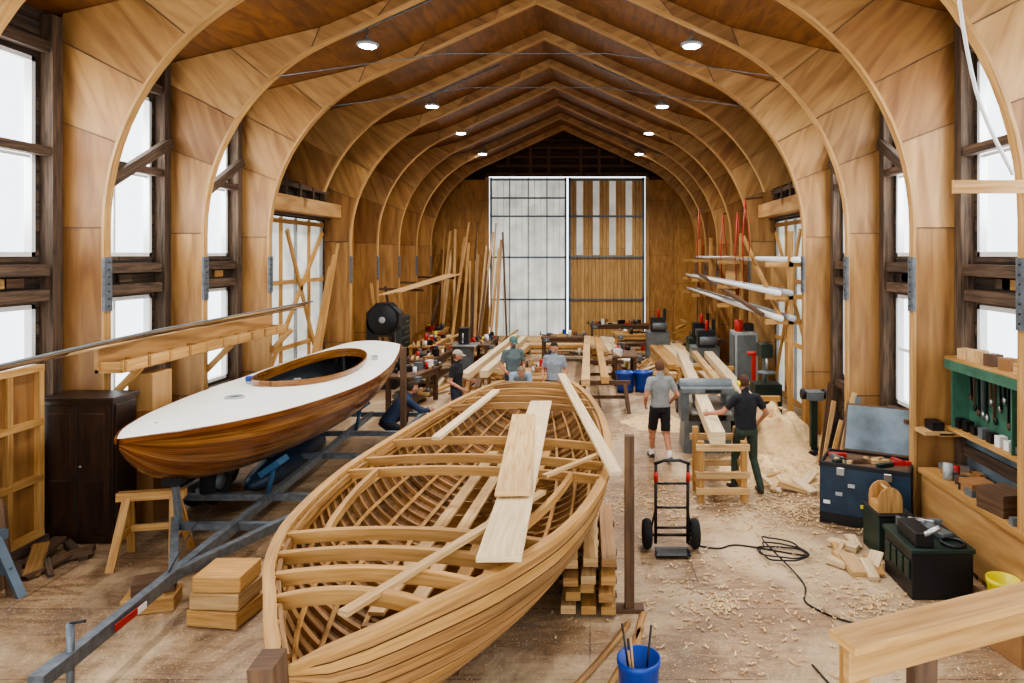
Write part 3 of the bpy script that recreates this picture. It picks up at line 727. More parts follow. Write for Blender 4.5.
g.lathe((bx,by-.3,.55),[(.01,0),(.42,0),(.44,.03),(.44,.5),(.01,.5)],'black',28,axis=RY); g.box((bx+.05,by-.05,1.12),(.75,.75,.05),'gray'); g.box((bx+.3,by,1.5),(.015,.02,.8),'chrome'); g.lathe((bx,by-.26,1.9),[(.01,0),(.09,0),(.09,.02),(.01,.02)],'lgray',20,axis=RY)
g.make('bandsaw',bevel=.01)
bench(-4.6,20.2,85,2.6,.8,.85,'post',stuff=34); bench(-5.3,23.2,90,2.6,.8,.85,stuff=32); bench(-4.35,17.2,80,1.7,.7,.85,'post',stuff=24)
bench(-3.6,23.4,90,2.6,.8,.85,'post',stuff=30); bench(-5.9,26.2,90,2.4,.8,.9,stuff=24)
scrap('scrap_wood_pile',-3.6,19.4,.9,1.6,30,.6); scrap('scrap_wood_pile',-5.0,25.6,1.0,1.4,34,1.2); scrap('scrap_wood_pile',-2.9,26.2,.8,1.2,30,1.0)
g=G()
g.box((-6.1,22.0,.9),(.6,1.0,1.8),'gray'); 
for q in range(5): g.box((-5.79,22.0,.3+q*.33),(.02,.9,.28),'dgreen'); g.cyl((-5.76,21.8,.3+q*.33),(-5.76,22.2,.3+q*.33),.012,'chrome',n=6)
g.make('metal_tool_cabinet')
g=G(); g.box((-3.9,21.6,.45),(.55,.5,.9),'gray'); g.box((-3.9,21.6,.93),(.9,.8,.05),'chrome'); g.box((-3.9,21.7,1.2),(.3,.3,.5),'black'); g.cyl((-3.9,21.45,1.3),(-3.9,21.45,1.0),.03,'chrome'); g.make('shop_machine',bevel=.008)
for i,(x,y) in enumerate(((-3.3,17.9),(-2.95,19.8))):
    g=G(); 
    for a in range(4): g.beam((x+.15*math.cos(a*1.57+.7),y+.15*math.sin(a*1.57+.7),0),(x+.1*math.cos(a*1.57+.7),y+.1*math.sin(a*1.57+.7),.62),.04,.04,'raw2')
    g.lathe((x,y,.6),[(.01,0),(.17,0),(.17,.04),(.01,.04)],'raw2'); g.make('wooden_stool')
g=G()
for k in range(20):
    x=-6.2+k*.14+random.uniform(-.1,.1); yy=28.0+random.uniform(-.9,.6); hgt=random.uniform(2.4,5.2); g.beam((x+random.uniform(-.3,.3),yy,0),(x+random.uniform(-.25,.25),29.8-random.random()*.3,hgt),.05+.06*random.random(),.04,random.choice(['raw','raw2','post','frame','raw2']),up=RY)
g.make('leaning_lumber')
g=G()
for k in range(12):
    x=-6.35+random.uniform(-.05,.15); y=19.8+k*.33; g.beam((x+.5,y,0),(x,y+.3,random.uniform(1.6,3.2)),.08,.03,random.choice(['raw','raw2','post']),up=RY)
g.make('leaning_lumber')
g=G()
for k in range(3): g.beam((-6.35,15.3+k*.25,0.0),(-6.65+.03*k,17.9+k*.2,3.4+.3*k),.07,.04,'raw2')
g.make('leaning_poles')
g=G()
for k in range(6): g.beam((-6.0+k*.12,19.8,2.55+.02*k),(-5.6+k*.1,27.5,2.95),.1,.03,random.choice(['raw','raw2']))
for y in (21.9,24.3,26.8): g.beam((-6.7,y,2.55+.045*(y-19.8)),(-5.2,y,2.5+.045*(y-19.8)),.08,.08,'post')
g.make('board_rack')
def timber(p0,p1,w=.2,h=.18,mat='pale',name='long_timber'):
    g=G(); g.beam(p0,p1,w,h,mat); return g.make(name,bevel=.006)
for y in (17.6,21.5): sawhorse(-2.55,y,0,1.2,.75)
timber((-2.95,16.4,.84),(-2.6,24.5,.84)); timber((-2.55,16.8,.84),(-2.25,24.0,.84)); timber((-2.2,17.2,.83),(-1.95,22.0,.83),.15,.16,'raw')
for y in (16.6,19.8): sawhorse(.35,y,0,1.2,.72,'post')
timber((-.1,15.9,.8),(-.1,24.5,.8),.2,.16,'raw'); timber((.35,16.2,.8),(.25,24.0,.8),.18,.16,'raw2')
sawhorse(-1.35,18.6,0,1.1,.72,'post'); sawhorse(-1.1,16.8,15,1.0,.7,'post')
g=G(); g.box((-1.2,17.7,.76),(.9,2.4,.05),'raw2'); stuffon(g,lambda a,b,c:Vector((-1.2+a,17.7+b,c)),0,.9,2.2,[.785],16); g.make('plank_table')
stack('lumber_stack',-1.0,27.0,3.0,2,5,.3,.12,90); stack('lumber_stack',.5,25.5,4.0,3,4,.25,.12,3,mats=('pale','raw'))
stack('lumber_stack',3.2,17.4,5.5,2,4,.24,.16,-3,.0,('pale','pale','raw')); 
stack('lumber_stack',2.75,22.5,5.0,3,5,.22,.14,2,0,('pale','raw','raw2'))
g=G(); g.box((-1.9,28.9,.14),(4.6,1.6,.28),'raw'); g.make('wood_platform')
bench(-.9,24.6,0,1.6,.8,.85,'post',stuff=20); bench(1.7,25.5,0,1.6,.8,.85,'raw2',stuff=20); bench(4.0,24.5,88,2.6,.8,.9,'post',stuff=28)
bench(1.2,28.5,0,2.4,.8,.9,'post',stuff=24); scrap('scrap_wood_pile',3.6,27.3,1.0,1.4,34,1.4); scrap('scrap_wood_pile',1.5,22.6,.6,1.3,20,.5)
timber((1.88,10.3,1.0),(2.5,19.3,1.0),.22,.2,'pale','spar_blank'); timber((3.0,12.8,.93),(3.3,19.5,.93),.22,.18,'pale','spar_blank'); timber((2.75,14.1,.92),(2.95,19.8,.92),.15,.15,'raw','spar_blank')
for (x,y) in ((3.1,14.2),(2.95,18.0)): sawhorse(x,y,0,1.5,.84,'raw2')
g=G()
for sx in (-.32,.32):
    for sy in (-.28,.28): g.box((1.98+sx,10.75+sy,.46 if sy<0 else .5),(.09,.09,.92 if sy<0 else 1.0),'raw2')
    g.box((1.98+sx,10.75,.25),(.06,.6,.14),'raw2')
for z in (.18,.42,.83):
    for sy in (-.32,.32): g.box((1.98,10.75+sy,z),(.8,.05,.1),'raw')
g.make('wooden_stand',bevel=.005)
g=G(); px,py=2.2,13.4
g.box((px,py,.3),(.9,.7,.6),'gray',taper=(.95,.95)); g.box((px,py,.84),(.72,1.6,.05),'chrome')
for sx in (-1,1): g.box((px+sx*.42,py,.9),(.14,.65,.6),'gray')
g.box((px,py,1.16),(1.0,.7,.1),'gray'); g.lathe((px-.5,py,1.2),[(.01,0),(.13,0),(.14,.03),(.14,.97),(.13,1.0),(.01,1.0)],'gray',18,axis=RX)
g.box((px+.58,py,.7),(.16,.45,.7),'dgreen'); g.torus((px-.55,py-.1,.85),.14,.013,'black',RX,18,6); g.box((px,py-.36,.45),(.3,.02,.2),'black'); g.box((px+.1,py-.36,1.16),(.3,.02,.06),'black')
g.make('thickness_planer',bevel=.01)
bench(1.0,20.5,90,1.6,.7,.85,'post',stuff=22)
bucket(.95,18.9,'blue',.25,.55); bucket(1.45,19.0,'blue',.25,.55); bucket(1.2,21.9,'white',.2,.45)
def heap(name,x,y,r,h,n=160,seed=1,mats=('dust','dust','pale','raw')):
    rnd=random.Random(seed); g=G(); N=30; Rr=14; rings=[]
    if h>.02:
        for i in range(Rr+1):
            q=i/Rr; rr=[]
            for k in range(N):
                e=1+.35*noise.noise(Vector((math.cos(6.283*k/N)*2,math.sin(6.283*k/N)*2,seed)))
                rr.append((x+r*q*math.cos(2*math.pi*k/N)*e,y+r*q*math.sin(2*math.pi*k/N)*e,max(.002,h*(math.cos(q*math.pi)*.5+.5)*(1+.5*noise.noise(Vector((q*5*math.cos(6.283*k/N),q*5*math.sin(6.283*k/N),seed+5)))))))
            rings.append(rr)
        g.loft(rings,'dust',caps=False)
    for k in range(n):
        q=abs(rnd.gauss(0,.6)) if h<=.05 else rnd.random()**.6*1.3
        a=rnd.random()*6.283; px=x+r*q*math.cos(a); py=y+r*q*math.sin(a); z=(max(0,h*(math.cos(min(q,1)*math.pi)*.5+.5)) if h>.02 else 0)+.006
        d=rnd.random()*6.3; L=rnd.uniform(.03,.085); rr=.009
        pts=[(px+math.cos(d)*L*t+rr*math.cos(t*9)*.6,py+math.sin(d)*L*t,z+rr*(1+math.sin(t*9))) for t in [i/5 for i in range(6)]]
        rings=[[Vector(p)+Vector((-math.sin(d)*.009,math.cos(d)*.009,0)),Vector(p)-Vector((-math.sin(d)*.009,math.cos(d)*.009,0))] for p in pts]
        g.loft(rings,rnd.choice(mats),closed=False,caps=False)
    return g.make(name)
heap('sawdust_pile',3.65,13.6,1.05,.72,700,2); heap('sawdust_pile',3.1,12.0,.95,.22,500,5); heap('sawdust_pile',3.55,17.4,.8,.35,120,9); heap('sawdust_pile',1.5,15.4,.8,.09,200,19)
heap('wood_shavings',2.9,10.2,1.5,.0,900,11); heap('wood_shavings',1.4,7.4,1.5,.0,350,12); heap('wood_shavings',-.2,14.2,1.6,.0,500,15); heap('wood_shavings',3.0,7.4,.9,.0,200,22); heap('wood_shavings',-3.0,9.5,1.5,0,300,31); heap('wood_shavings',.9,10.5,1.4,0,450,41)
# hand truck
g=G(); hx,hy=1.02,8.75
for sx in (-.2,.2):
    g.tube([(hx+sx,hy,.1),(hx+sx,hy-.02,.6),(hx+sx*1.0,hy-.04,1.12)],.02,'black')
g.tube([(hx-.22,hy-.04,1.1),(hx-.1,hy-.06,1.15),(hx+.1,hy-.06,1.15),(hx+.22,hy-.04,1.1)],.02,'black'); 
for s_ in (-1,1): g.cyl((hx+s_*.2,hy-.045,1.0),(hx+s_*.2,hy-.03,.88),.026,'red')
for z in (.3,.55,.85): g.cyl((hx-.2,hy-.02,z),(hx+.2,hy-.02,z),.015,'black')
g.box((hx,hy-.12,.04),(.42,.26,.015),'black'); g.cyl((hx-.3,hy+.08,.17),(hx+.3,hy+.08,.17),.018,'black')
for sx in (-.3,.3):
    g.torus((hx+sx,hy+.08,.19),.13,.055,'rubber',RX); g.cyl((hx+sx-.045,hy+.08,.19),(hx+sx+.045,hy+.08,.19),.08,'white',n=16)
    g.tube([(hx+sx*.7,hy,.5),(hx+sx*.85,hy+.08,.2)],.012,'black'); 
g.make('hand_truck')
def cord(name,pts,r=.012,mat='black'):
    g=G(); P=[]; n=len(pts)
    for i in range(n-1):
        p0=Vector(pts[max(i-1,0)]);p1=Vector(pts[i]);p2=Vector(pts[i+1]);p3=Vector(pts[min(i+2,n-1)])
        for k in range(6):
            t=k/6; P.append(.5*((2*p1)+(p2-p0)*t+(2*p0-5*p1+4*p2-p3)*t*t+(3*p1-p0-3*p2+p3)*t**3))
    P.append(Vector(pts[-1])); g.tube(P,r,mat,n=6); return g.make(name)
loop=[(2.35+.27*math.cos(a)*(1+.25*math.sin(3.3*a)),8.6+.27*math.sin(a)*(1+.2*math.cos(2.1*a)),.012+.004*k) for k,a in enumerate([i*.6 for i in range(26)])]
cord('extension_cord',[(1.25,8.95,.012),(1.6,8.8,.012),(1.9,8.9,.012)]+loop+[(2.4,7.9,.012),(2.3,7.4,.012),(2.7,7.0,.012),(3.2,7.2,.012),(3.5,7.25,.012)],.01)
cord('air_hose',[(3.9,5.9,.012),(3.2,5.7,.012),(2.7,5.2,.012),(2.2,5.6,.012),(2.0,6.3,.012)],.009)
bucket(.4,5.75,'blue',.17,.4,0,5)
g=G()
for k,(a,b,c) in enumerate((((-.35,5.6),(.15,6.4),(.38,7.0)),((-.1,5.3),(.2,6.0),(.5,6.9)),((.5,5.9),(.35,6.4),(.55,7.2)))):
    P=[]
    for i in range(10):
        t=i/9; P.append((lerp(lerp(a[0],b[0],t),lerp(b[0],c[0],t),t),lerp(lerp(a[1],b[1],t),lerp(b[1],c[1],t),t),.02))
    g.tube(P,.03,'frame',n=6,flat=(.035,.018))
g.make('bent_frame_offcuts')
# ---- right side
g=G(); cx,cy=3.86,9.75; rz=-28; R=Matrix.Rotation(math.radians(rz),3,'Z'); P=lambda a,b,c:Vector((cx,cy,0))+R@Vector((a,b,c))
g.box(P(0,0,.08),(1.15,.72,.16),'black',rz); g.box(P(0,0,.47),(1.15,.72,.64),'dkblue',rz)
for b in (-.35,.35): g.box(P(0,b,.82),(1.15,.03,.06),'black',rz)
for a in (-.56,.56): g.box(P(a,0,.82),(.03,.7,.06),'black',rz)
g.box(P(0,0,.815),(1.08,.62,.02),'post',rz)
Rl=R@Matrix.Rotation(math.radians(-30),3,'X')
g.box(P(.12,.52,1.16),(.98,.03,.72),'post',R=Rl); g.box(P(.12,.505,1.165),(.92,.02,.66),'chalk',R=Rl)
for q,m_ in enumerate(['white','lgray','lgray','yellow','white','gray','lgray']): g.box(P(-.48+q*.16,-.365,.3+.13*(q%3)),(.09,.006,.05),m_,rz)
for q in (-.3,.3): g.box(P(q,-.37,.74),(.1,.02,.1),'chrome',rz)
for q in range(14): g.box(P(random.uniform(-.45,.45),random.uniform(-.25,.15),.85),(.25,.06,.06),random.choice(['raw','black','gray','post','dgreen','red']),rz+random.uniform(-60,60))
g.make('tool_chest',bevel=.006)
g=G(); g.box((3.72,8.75,.25),(.42,.5,.5),'dgreen'); g.box((3.72,8.75,.52),(.44,.52,.04),'black'); g.box((3.72,8.49,.35),(.1,.02,.08),'chrome'); g.make('green_toolbox',bevel=.008)
g=G()
for a in (-.14,.14):
    g.prism([(3.68+.15*math.cos(math.pi*q/10),.54+.14+.17*math.sin(math.pi*q/10)) for q in range(11)]+[(3.53,.54),(3.83,.54)],8.72+a-.01,8.72+a+.01,'flange')
g.box((3.68,8.72,.59),(.3,.28,.1),'flange'); g.cyl((3.68,8.58,.8),(3.68,8.86,.8),.018,'raw'); g.make('wooden_tool_tote')
g=G(); g.box((3.78,7.85,.25),(.66,.7,.5),'black'); g.box((3.78,7.85,.525),(.7,.74,.05),'dgreen'); g.box((3.6,7.75,.63),(.2,.45,.16),'black'); g.box((3.9,7.9,.585),(.16,.35,.07),'gray',rz=20)
for k in range(4): g.box((3.44,7.6+k*.16,.3),(.02,.12,.2),'dgreen')
g.cyl((3.6,7.55,.68),(3.75,7.5,.78),.03,'chrome'); g.torus((3.95,7.62,.57),.12,.02,'black',RZ,16,6)
for q in range(5): g.box((3.6+q*.09,8.1,.6),(.05,.2,.1),random.choice(['gray','black','chrome']),rz=20*q)
g.make('black_toolbox',bevel=.008)
g=G()
g.box((4.72,7.9,.85),(.72,2.8,.06),'raw2'); g.box((4.4,7.9,.45),(.04,2.7,.75),'ply3')
for y in (6.6,7.9,9.2): g.box((4.7,y,.41),(.6,.08,.82),'raw2')
g.box((5.02,7.9,1.1),(.04,2.8,.45),'chalk')
g.box((4.55,7.7,1.0),(.35,.4,.24),'post',rz=10); g.box((4.6,8.3,.95),(.3,.3,.14),'card'); g.cyl((4.5,8.8,.88),(4.5,8.8,1.08),.06,'lgray'); g.cyl((4.65,8.9,.88),(4.65,8.9,1.02),.05,'red')
g.box((4.6,7.1,.93),(.2,.35,.1),'gray'); 
for k in range(26): g.box((4.45+random.random()*.45,6.7+k*.1,.92),(.07,.15,.08),random.choice(['gray','black','chrome','raw','card','gray','post']),rz=random.uniform(0,90))
g.make('side_workbench')
g=G()
g.box((5.0,7.95,1.82),(.05,2.6,.9),'green'); g.box((4.86,7.95,2.3),(.32,2.7,.05),'green'); g.box((4.86,7.95,2.345),(.3,2.7,.04),'raw2'); g.box((4.86,7.95,1.42),(.28,2.7,.04),'raw2'); g.box((4.72,7.95,2.24),(.03,2.7,.08),'green')
for y in (6.7,7.9,9.2): g.box((4.88,y,1.86),(.25,.03,.85),'green')
for k in range(26):
    y=6.8+k*.092; h=random.uniform(.18,.5); zt=2.15; g.beam((4.95,y,zt),(4.95,y+random.uniform(-.03,.03),zt-h),.025,.02,random.choice(['black','gray','chrome','post','black'])); g.ell((4.95,y,zt-h),(.02,.035,.05),random.choice(['black','chrome','gray','post']),nu=8,nv=5)
for k in range(14): g.box((4.84,6.8+k*.18,1.5),(.1,.1,random.uniform(.08,.16)),random.choice(['red','card','black','white','gray','black','post']))
for k in range(8): g.box((4.84,6.9+k*.3,2.42),(.15,.15,random.uniform(.08,.2)),random.choice(['card','black','gray','raw','post']),rz=15)
g.make('tool_board')
g=G(); g.box((4.62,9.66,1.4),(.55,.08,.06),'post'); g.box((4.6,9.35,1.35),(.4,.3,.05),'raw'); g.box((4.6,9.35,1.43),(.16,.22,.12),'black'); g.beam((4.62,9.68,1.4),(4.9,9.68,1.0),.05,.05,'post'); g.box((4.85,9.35,1.33),(.5,.3,.04),'raw2'); g.make('tool_shelf')
bucket(4.22,7.15,'yellow',.15,.4); 
g=G(); x,y=4.05,6.5; Rr=Matrix.Rotation(math.radians(12),3,'Z')
g.box((x,y,.02),(.5,.42,.03),'card',rz=12)
for a,b,w,d in ((0,-.2,.5,.015),(0,.2,.5,.015),(-.24,0,.015,.4),(.24,0,.015,.4)):
    q=Vector((x,y,0))+Rr@Vector((a,b,.19)); g.box(q,(w,d,.35),'card',rz=12)
for sg in (-1,1):
    q=Vector((x,y,.38))+Rr@Vector((0,sg*.26,0)); g.box(q,(.5,.14,.01),'card',R=Rr@Matrix.Rotation(sg*.5,3,'X'))
g.make('cardboard_box')
g=G(); zz=-.16
g.beam((.9,2.46,2.43+zz),(2.6,3.12,2.43+zz),.04,.14,'raw2'); g.beam((.87,2.42,2.52+zz),(2.6,3.1,2.52+zz),.14,.035,'raw2')
for x,y in ((.96,2.52),(1.26,2.64),(2.4,3.1)): g.box((x,y+.02,1.17),(.085,.085,2.32),'raw2' if x<1 else 'post')
g.beam((.9,2.48,1.5),(2.6,3.14,1.5),.04,.2,'raw2')
g.make('stair_guard_rail',bevel=.006)
g=G()
for Y in (19.45,24.35,26.8):
    g.box((4.2,Y,2.2),(.1,.12,4.2),'raw2')
    for z in (2.3,2.82,3.5): g.box((4.0,Y,z),(.9,.1,.1),'raw2')
g.box((4.2,14.67,2.1),(.1,.1,4.2),'raw2')
for z in (2.3,2.82,3.5): g.box((4.05,14.67,z),(.75,.1,.1),'raw2')
for z,x in ((3.6,4.25),(2.92,4.1),(2.92,3.85),(2.4,3.9),(2.4,4.15)):
    g.cyl((x,14.3,z),(x-.1,27.2,z+.02),.065,'white' if z>3 or x<4 else 'lgray',r2=.045)
g.beam((3.7,15.0,2.42),(3.75,24,3.05),.08,.08,'post'); g.beam((3.95,14.5,2.4),(4.25,19.4,4.2),.07,.1,'raw2')
for k in range(5): g.beam((4.0+.06*k,17+k*.6,3.66),(3.9+.06*k,22+k*.5,3.6),.05,.03,'post' if k%2 else 'raw2')
g.box((4.3,20.6,3.0),(.35,1.4,.9),'ply3'); g.box((4.55,16.5,3.05),(.55,.08,.9),'ply3')
g.make('spar_rack')
for i,(x,y,z0,z1) in enumerate(((4.1,19.45,2.6,4.9),(3.8,24.35,2.6,5.3),(3.9,17.6,2.8,5.1),(4.2,22.1,2.6,5.0))):
    g=G(); g.tube([(x,y,z1),(x-.08,y-.05,lerp(z0,z1,.5)),(x-.02,y,z0)],.018,'red',n=6); g.tube([(x,y,z1),(x+.1,y-.05,lerp(z0,z1,.5)),(x+.02,y,z0)],.014,'red',n=6); g.beam((x,y,z1),(x+.45,y+.02,z1+.05),.05,.05,'post'); g.make('red_strap')
g=G(); g.box((4.0,15.9,.4),(.6,.5,.8),'dgreen'); g.cyl((4.0,16.0,.8),(4.0,16.0,1.6),.06,'gray'); g.box((3.95,15.85,1.55),(.26,.5,.3),'dgreen'); g.cyl((3.95,15.65,1.4),(3.95,15.65,1.15),.03,'chrome'); g.cyl((3.95,15.65,1.05),(3.95,15.65,1.1),.2,'gray'); g.make('drill_press',bevel=.01)
for (x,y,c) in ((3.4,20.8,'gray'),(3.6,23.0,'dgreen'),(2.4,25.0,'gray')):
    g=G(); g.box((x,y,.5),(.8,.7,1.0),c); g.box((x,y-.2,1.25),(.5,.4,.5),'black'); g.cyl((x-.2,y-.3,1.2),(x+.3,y-.3,1.2),.16,'gray'); g.box((x+.25,y-.1,1.6),(.1,.1,.4),'black'); g.cyl((x,y-.4,1.5),(x,y-.4,1.8),.05,'red'); g.make('shop_machine',bevel=.01)
g=G(); g.box((4.15,18.9,.85),(.6,.7,1.6),'lgray'); g.box((3.83,18.9,.85),(.02,.6,1.45),'gray'); g.box((4.15,18.54,.85),(.5,.02,1.45),'gray'); g.cyl((4.3,18.5,.9),(4.3,18.5,1.1),.012,'chrome')
g.box((4.15,18.9,.03),(.56,.66,.06),'black'); g.cyl((4.0,18.8,1.65),(4.0,18.8,1.95),.12,'red'); g.box((4.3,19.0,1.75),(.22,.3,.2),'black'); g.make('gray_equipment_case',bevel=.01)
g=G(); g.box((4.15,13.0,.05),(.4,.4,.08),'black'); g.box((4.15,13.0,.55),(.12,.12,1.0),'dgreen'); g.box((4.15,13.0,1.1),(.3,.3,.16),'gray')
for s_ in (-.2,.2): g.cyl((4.15+s_-.03,13.0,1.12),(4.15+s_+.03,13.0,1.12),.1,'black',n=16)
g.make('bench_grinder_stand',bevel=.006)
g=G(); 
for k in range(9): g.beam((3.85+.03*k,10.9+k*.2,0),(4.3,11.2+k*.19,random.uniform(.7,1.5)),.08,.03,['gray','raw','post','gray','raw2','black','raw','post','raw'][k],up=RY)
g.make('leaning_offcuts')
g=G(); g.box((3.95,16.9,.65),(.08,.08,1.3),'red'); g.box((3.95,16.9,.03),(.4,.4,.06),'red'); g.cyl((3.8,16.9,1.32),(4.1,16.9,1.32),.05,'red'); g.make('roller_stand')
scrap('wood_offcuts',3.3,10.9,.5,.6,9,.03,.2,.6,('raw','pale')); scrap('wood_offcuts',3.1,8.5,.3,.5,10,.03,.2,.5,('raw','pale','raw2'))
g=G(); g.beam((3.62,6.98,4.38),(4.9,6.98,4.38),.05,.13,'raw2'); g.make('rib_shelf_board')
cord('hanging_hose',[(3.3,6.5,8.0),(3.42,6.6,6.6),(3.75,6.8,5.3),(4.2,6.95,4.5)],.02,'white')
# ------------------------------------------------------------------ PEOPLE
cloth={}
def cm(col,rough=.85):
    k=(col,rough)
    if k not in cloth: cloth[k]=plain('fabric_'+col.lstrip('#'),col,rough,0,.22,9)
    return cloth[k]
def person(name,loc,deg,pose=None,shirt='#555555',pants='#222222',skin='#b98263',hair='#4a3320',shoe='#2a2320',shorts=False,cap=None,muffs=None,longs=False,hp=10,hy=0,sc=1.0,curl=.5,beard=False):
    J=dict(pel=(0,0,.96),wst=(0,.0,1.12),chs=(0,.015,1.3),shd=(0,0,1.41),nk=(0,0,1.49),hd=(0,.03,1.635),
      sL=(-.175,0,1.415),sR=(.175,0,1.415),eL=(-.25,-.04,1.13),eR=(.25,-.04,1.13),wL=(-.26,.08,.9),wR=(.26,.08,.9),
      hL=(-.09,0,.93),hR=(.09,0,.93),kL=(-.1,.03,.5),kR=(.1,.03,.5),aL=(-.11,-.03,.09),aR=(.11,-.03,.09),tL=None,tR=None,fL=None,fR=None)
    if pose: J.update(pose)
    J={k:(Vector(v) if v is not None else None) for k,v in J.items()}
    g=G(); sh,pn,sk=cm(shirt),cm(pants),cm(skin,.6); dm=sk
    xs=(J['sR']-J['sL']).normalized()
    seq=['pel','wst','chs','shd','nk']; pts=[J[k] for k in seq]; d0=(pts[1]-pts[0]).normalized()
    pts=[pts[0]-d0*.1]+pts; rad=[(.14,.1),(.172,.122),(.155,.112),(.182,.125),(.15,.09),(.062,.062)]
    rings=[]
    for i,p in enumerate(pts):
        d=(pts[min(i+1,len(pts)-1)]-pts[max(i-1,0)]).normalized(); fw=d.cross(xs)*-1; fw.normalize(); x2=fw.cross(d)*1; x2.normalize()
        rings.append([p+x2*rad[i][0]*math.cos(2*math.pi*k/16)+fw*rad[i][1]*math.sin(2*math.pi*k/16) for k in range(16)])
    g.loft(rings,dm)
    hR=Matrix.Rotation(math.radians(-hp),3,'X'); hR=Matrix.Rotation(math.radians(hy),3,'Z')@hR
    hd=J['hd']; HP=lambda a,b,c: hd+hR@Vector((a,b,c))
    g.cap(J['nk']-Vector((0,0,.04)),hd+hR@Vector((0,-.02,-.05)),.062,.058,dm)
    g.ell(hd,(.076,.096,.112),dm,hR); g.ell(HP(0,.035,-.065),(.054,.056,.052),dm,hR); g.cap(HP(0,.09,.012),HP(0,.112,-.022),.01,.015,dm,8)
    for s_ in (-1,1): g.ell(HP(s_*.078,-.005,-.005),(.012,.02,.032),dm,hR,8,6)
    bones=[('neck',J['nk'],hd,.07),('neck',hd,HP(0,0,.03),.09),('torso',J['pel'],J['wst'],.16),('torso',J['wst'],J['chs'],.16),('torso',J['chs'],J['shd'],.17)]
    for S in 'LR':
        s0,e,w=J['s'+S],J['e'+S],J['w'+S]; h,k,a=J['h'+S],J['k'+S],J['a'+S]
        g.cap(J['shd'],s0,.075,.066,dm)
        g.cap(s0,s0.lerp(e,.62),.066,.06 ,dm); g.cap(s0.lerp(e,.4),e,.048 if not longs else .058,.041 if not longs else .05,dm)
        g.cap(e,w,.042 if not longs else .05,.028 if not longs else .037,dm)
        fd=J['f'+S] if J['f'+S] is not None else (w-e).normalized(); fd=fd.normalized(); n_=Vector((1 if S=='L' else -1,0,0)); n_=(n_-fd*n_.dot(fd)).normalized(); ac=fd.cross(n_)
        pc=w+fd*.05; Rm=Matrix((ac,n_,fd)).transposed(); g.ell(pc,(.042,.018,.055),dm,Rm,10,8)
        bones+=[('ua',s0,e,.055),('fa',e,w,.04),('hand',w,w+fd*.1,.035)]
        g.cap(h,k,.096 if not shorts else .1,.066 if not shorts else .085,dm)
        if shorts: g.cap(h.lerp(k,.8),k,.07,.055,dm)
        g.cap(k,k.lerp(a,.35),.058,.062 ,dm); g.cap(k.lerp(a,.3),a,.06,.042 if shorts else .055,dm)
        t=J['t'+S] if J['t'+S] is not None else Vector((a.x*1.15,a.y+.17,.04)); hl=a+(a-t).normalized()*.05; hl.z=a.z-.045
        g.cap(hl,t,.042,.036,dm); g.cap(a,a.lerp(t,.5)-Vector((0,0,.01)),.05,.042,dm)
        bones+=[('th',h,k,.09),('cf',k,a,.055),('ft',hl,t,.045),('ft',a-Vector((0,0,.02)),t,.04)]
    ob=g.make('tmp',origin=False)
    m=ob.modifiers.new('r','REMESH'); m.mode='VOXEL'; m.voxel_size=.013
    m=ob.modifiers.new('s','SMOOTH'); m.factor=.5; m.iterations=3
    dg=bpy.context.evaluated_depsgraph_get(); ev=ob.evaluated_get(dg); me=ev.to_mesh()
    V_=[v.co.copy() for v in me.vertices]; F_=[tuple(p.vertices) for p in me.polygons]; ev.to_mesh_clear(); bpy.data.objects.remove(ob)
    G2=G(); groups={}
    wz=J['pel']; wd=(J['wst']-J['pel']).normalized()
    def seg(p,a,b):
        ab=b-a; t=max(0,min(1,(p-a).dot(ab)/max(ab.length_squared,1e-9))); return (p-(a+ab*t)).length,t
    for f in F_:
        c=sum((V_[i] for i in f),Vector())/len(f); best=None
        for lb,a,b,r in bones:
            d,t=seg(c,a,b); q=d/r
            if best is None or q<best[0]: best=(q,lb,t)
        lb,t=best[1],best[2]
        if lb=='torso': mt=sh if (c-wz).dot(wd)>.0 else pn
        elif lb=='ua': mt=sh if (longs or t<.68) else sk
        elif lb=='fa': mt=sh if (longs and t<.93) else sk
        elif lb=='th': mt=pn if not (shorts and t>.93) else sk
        elif lb=='cf': mt=sk if (shorts and t<.8) else (cm('#e6e2da') if shorts else pn)
        elif lb=='ft': mt=cm(shoe,.6)
        elif lb=='neck': mt=sk if (c-J['nk']).z>-.015 or (c-J['shd']).length>.11 else sh
        else: mt=sk
        groups.setdefault(mt.name,(mt,[]))[1].append(f)
    G2.v+=[tuple(v+Vector((1,1,0))*(.006*noise.noise(v*14+Vector((loc[0],0,0))))) for v in V_]
    for mt,fs in groups.values():
        k=G2.mi(mt)
        for f in fs: G2.f.append(list(f)); G2.m.append(k); G2.sm.append(True); G2.u.append([(V_[i].x,V_[i].z) for i in f])
    for S in 'LR':
        e,w=J['e'+S],J['w'+S]; fd=(J['f'+S] if J['f'+S] is not None else (w-e)).normalized(); n_=Vector((1 if S=='L' else -1,0,0)); n_=(n_-fd*n_.dot(fd)).normalized(); ac=fd.cross(n_)
        if ac.y<0: ac=-ac
        for q,(off,L) in enumerate(((.03,.072),(.01,.08),(-.01,.075),(-.029,.058))):
            p=w+fd*.088+ac*off; a1=curl*.6; d1=(fd*math.cos(a1)+n_*math.sin(a1)); p1=p+d1*L*.45; a2=curl*1.5; d2=(fd*math.cos(a2)+n_*math.sin(a2)); p2=p1+d2*L*.32; a3=curl*2.3; d3=fd*math.cos(a3)+n_*math.sin(a3); p3=p2+d3*L*.23
            G2.cap(p,p1,.0095,.009,sk,6,2); G2.cap(p1,p2,.009,.008,sk,6,2); G2.cap(p2,p3,.008,.007,sk,6,2)
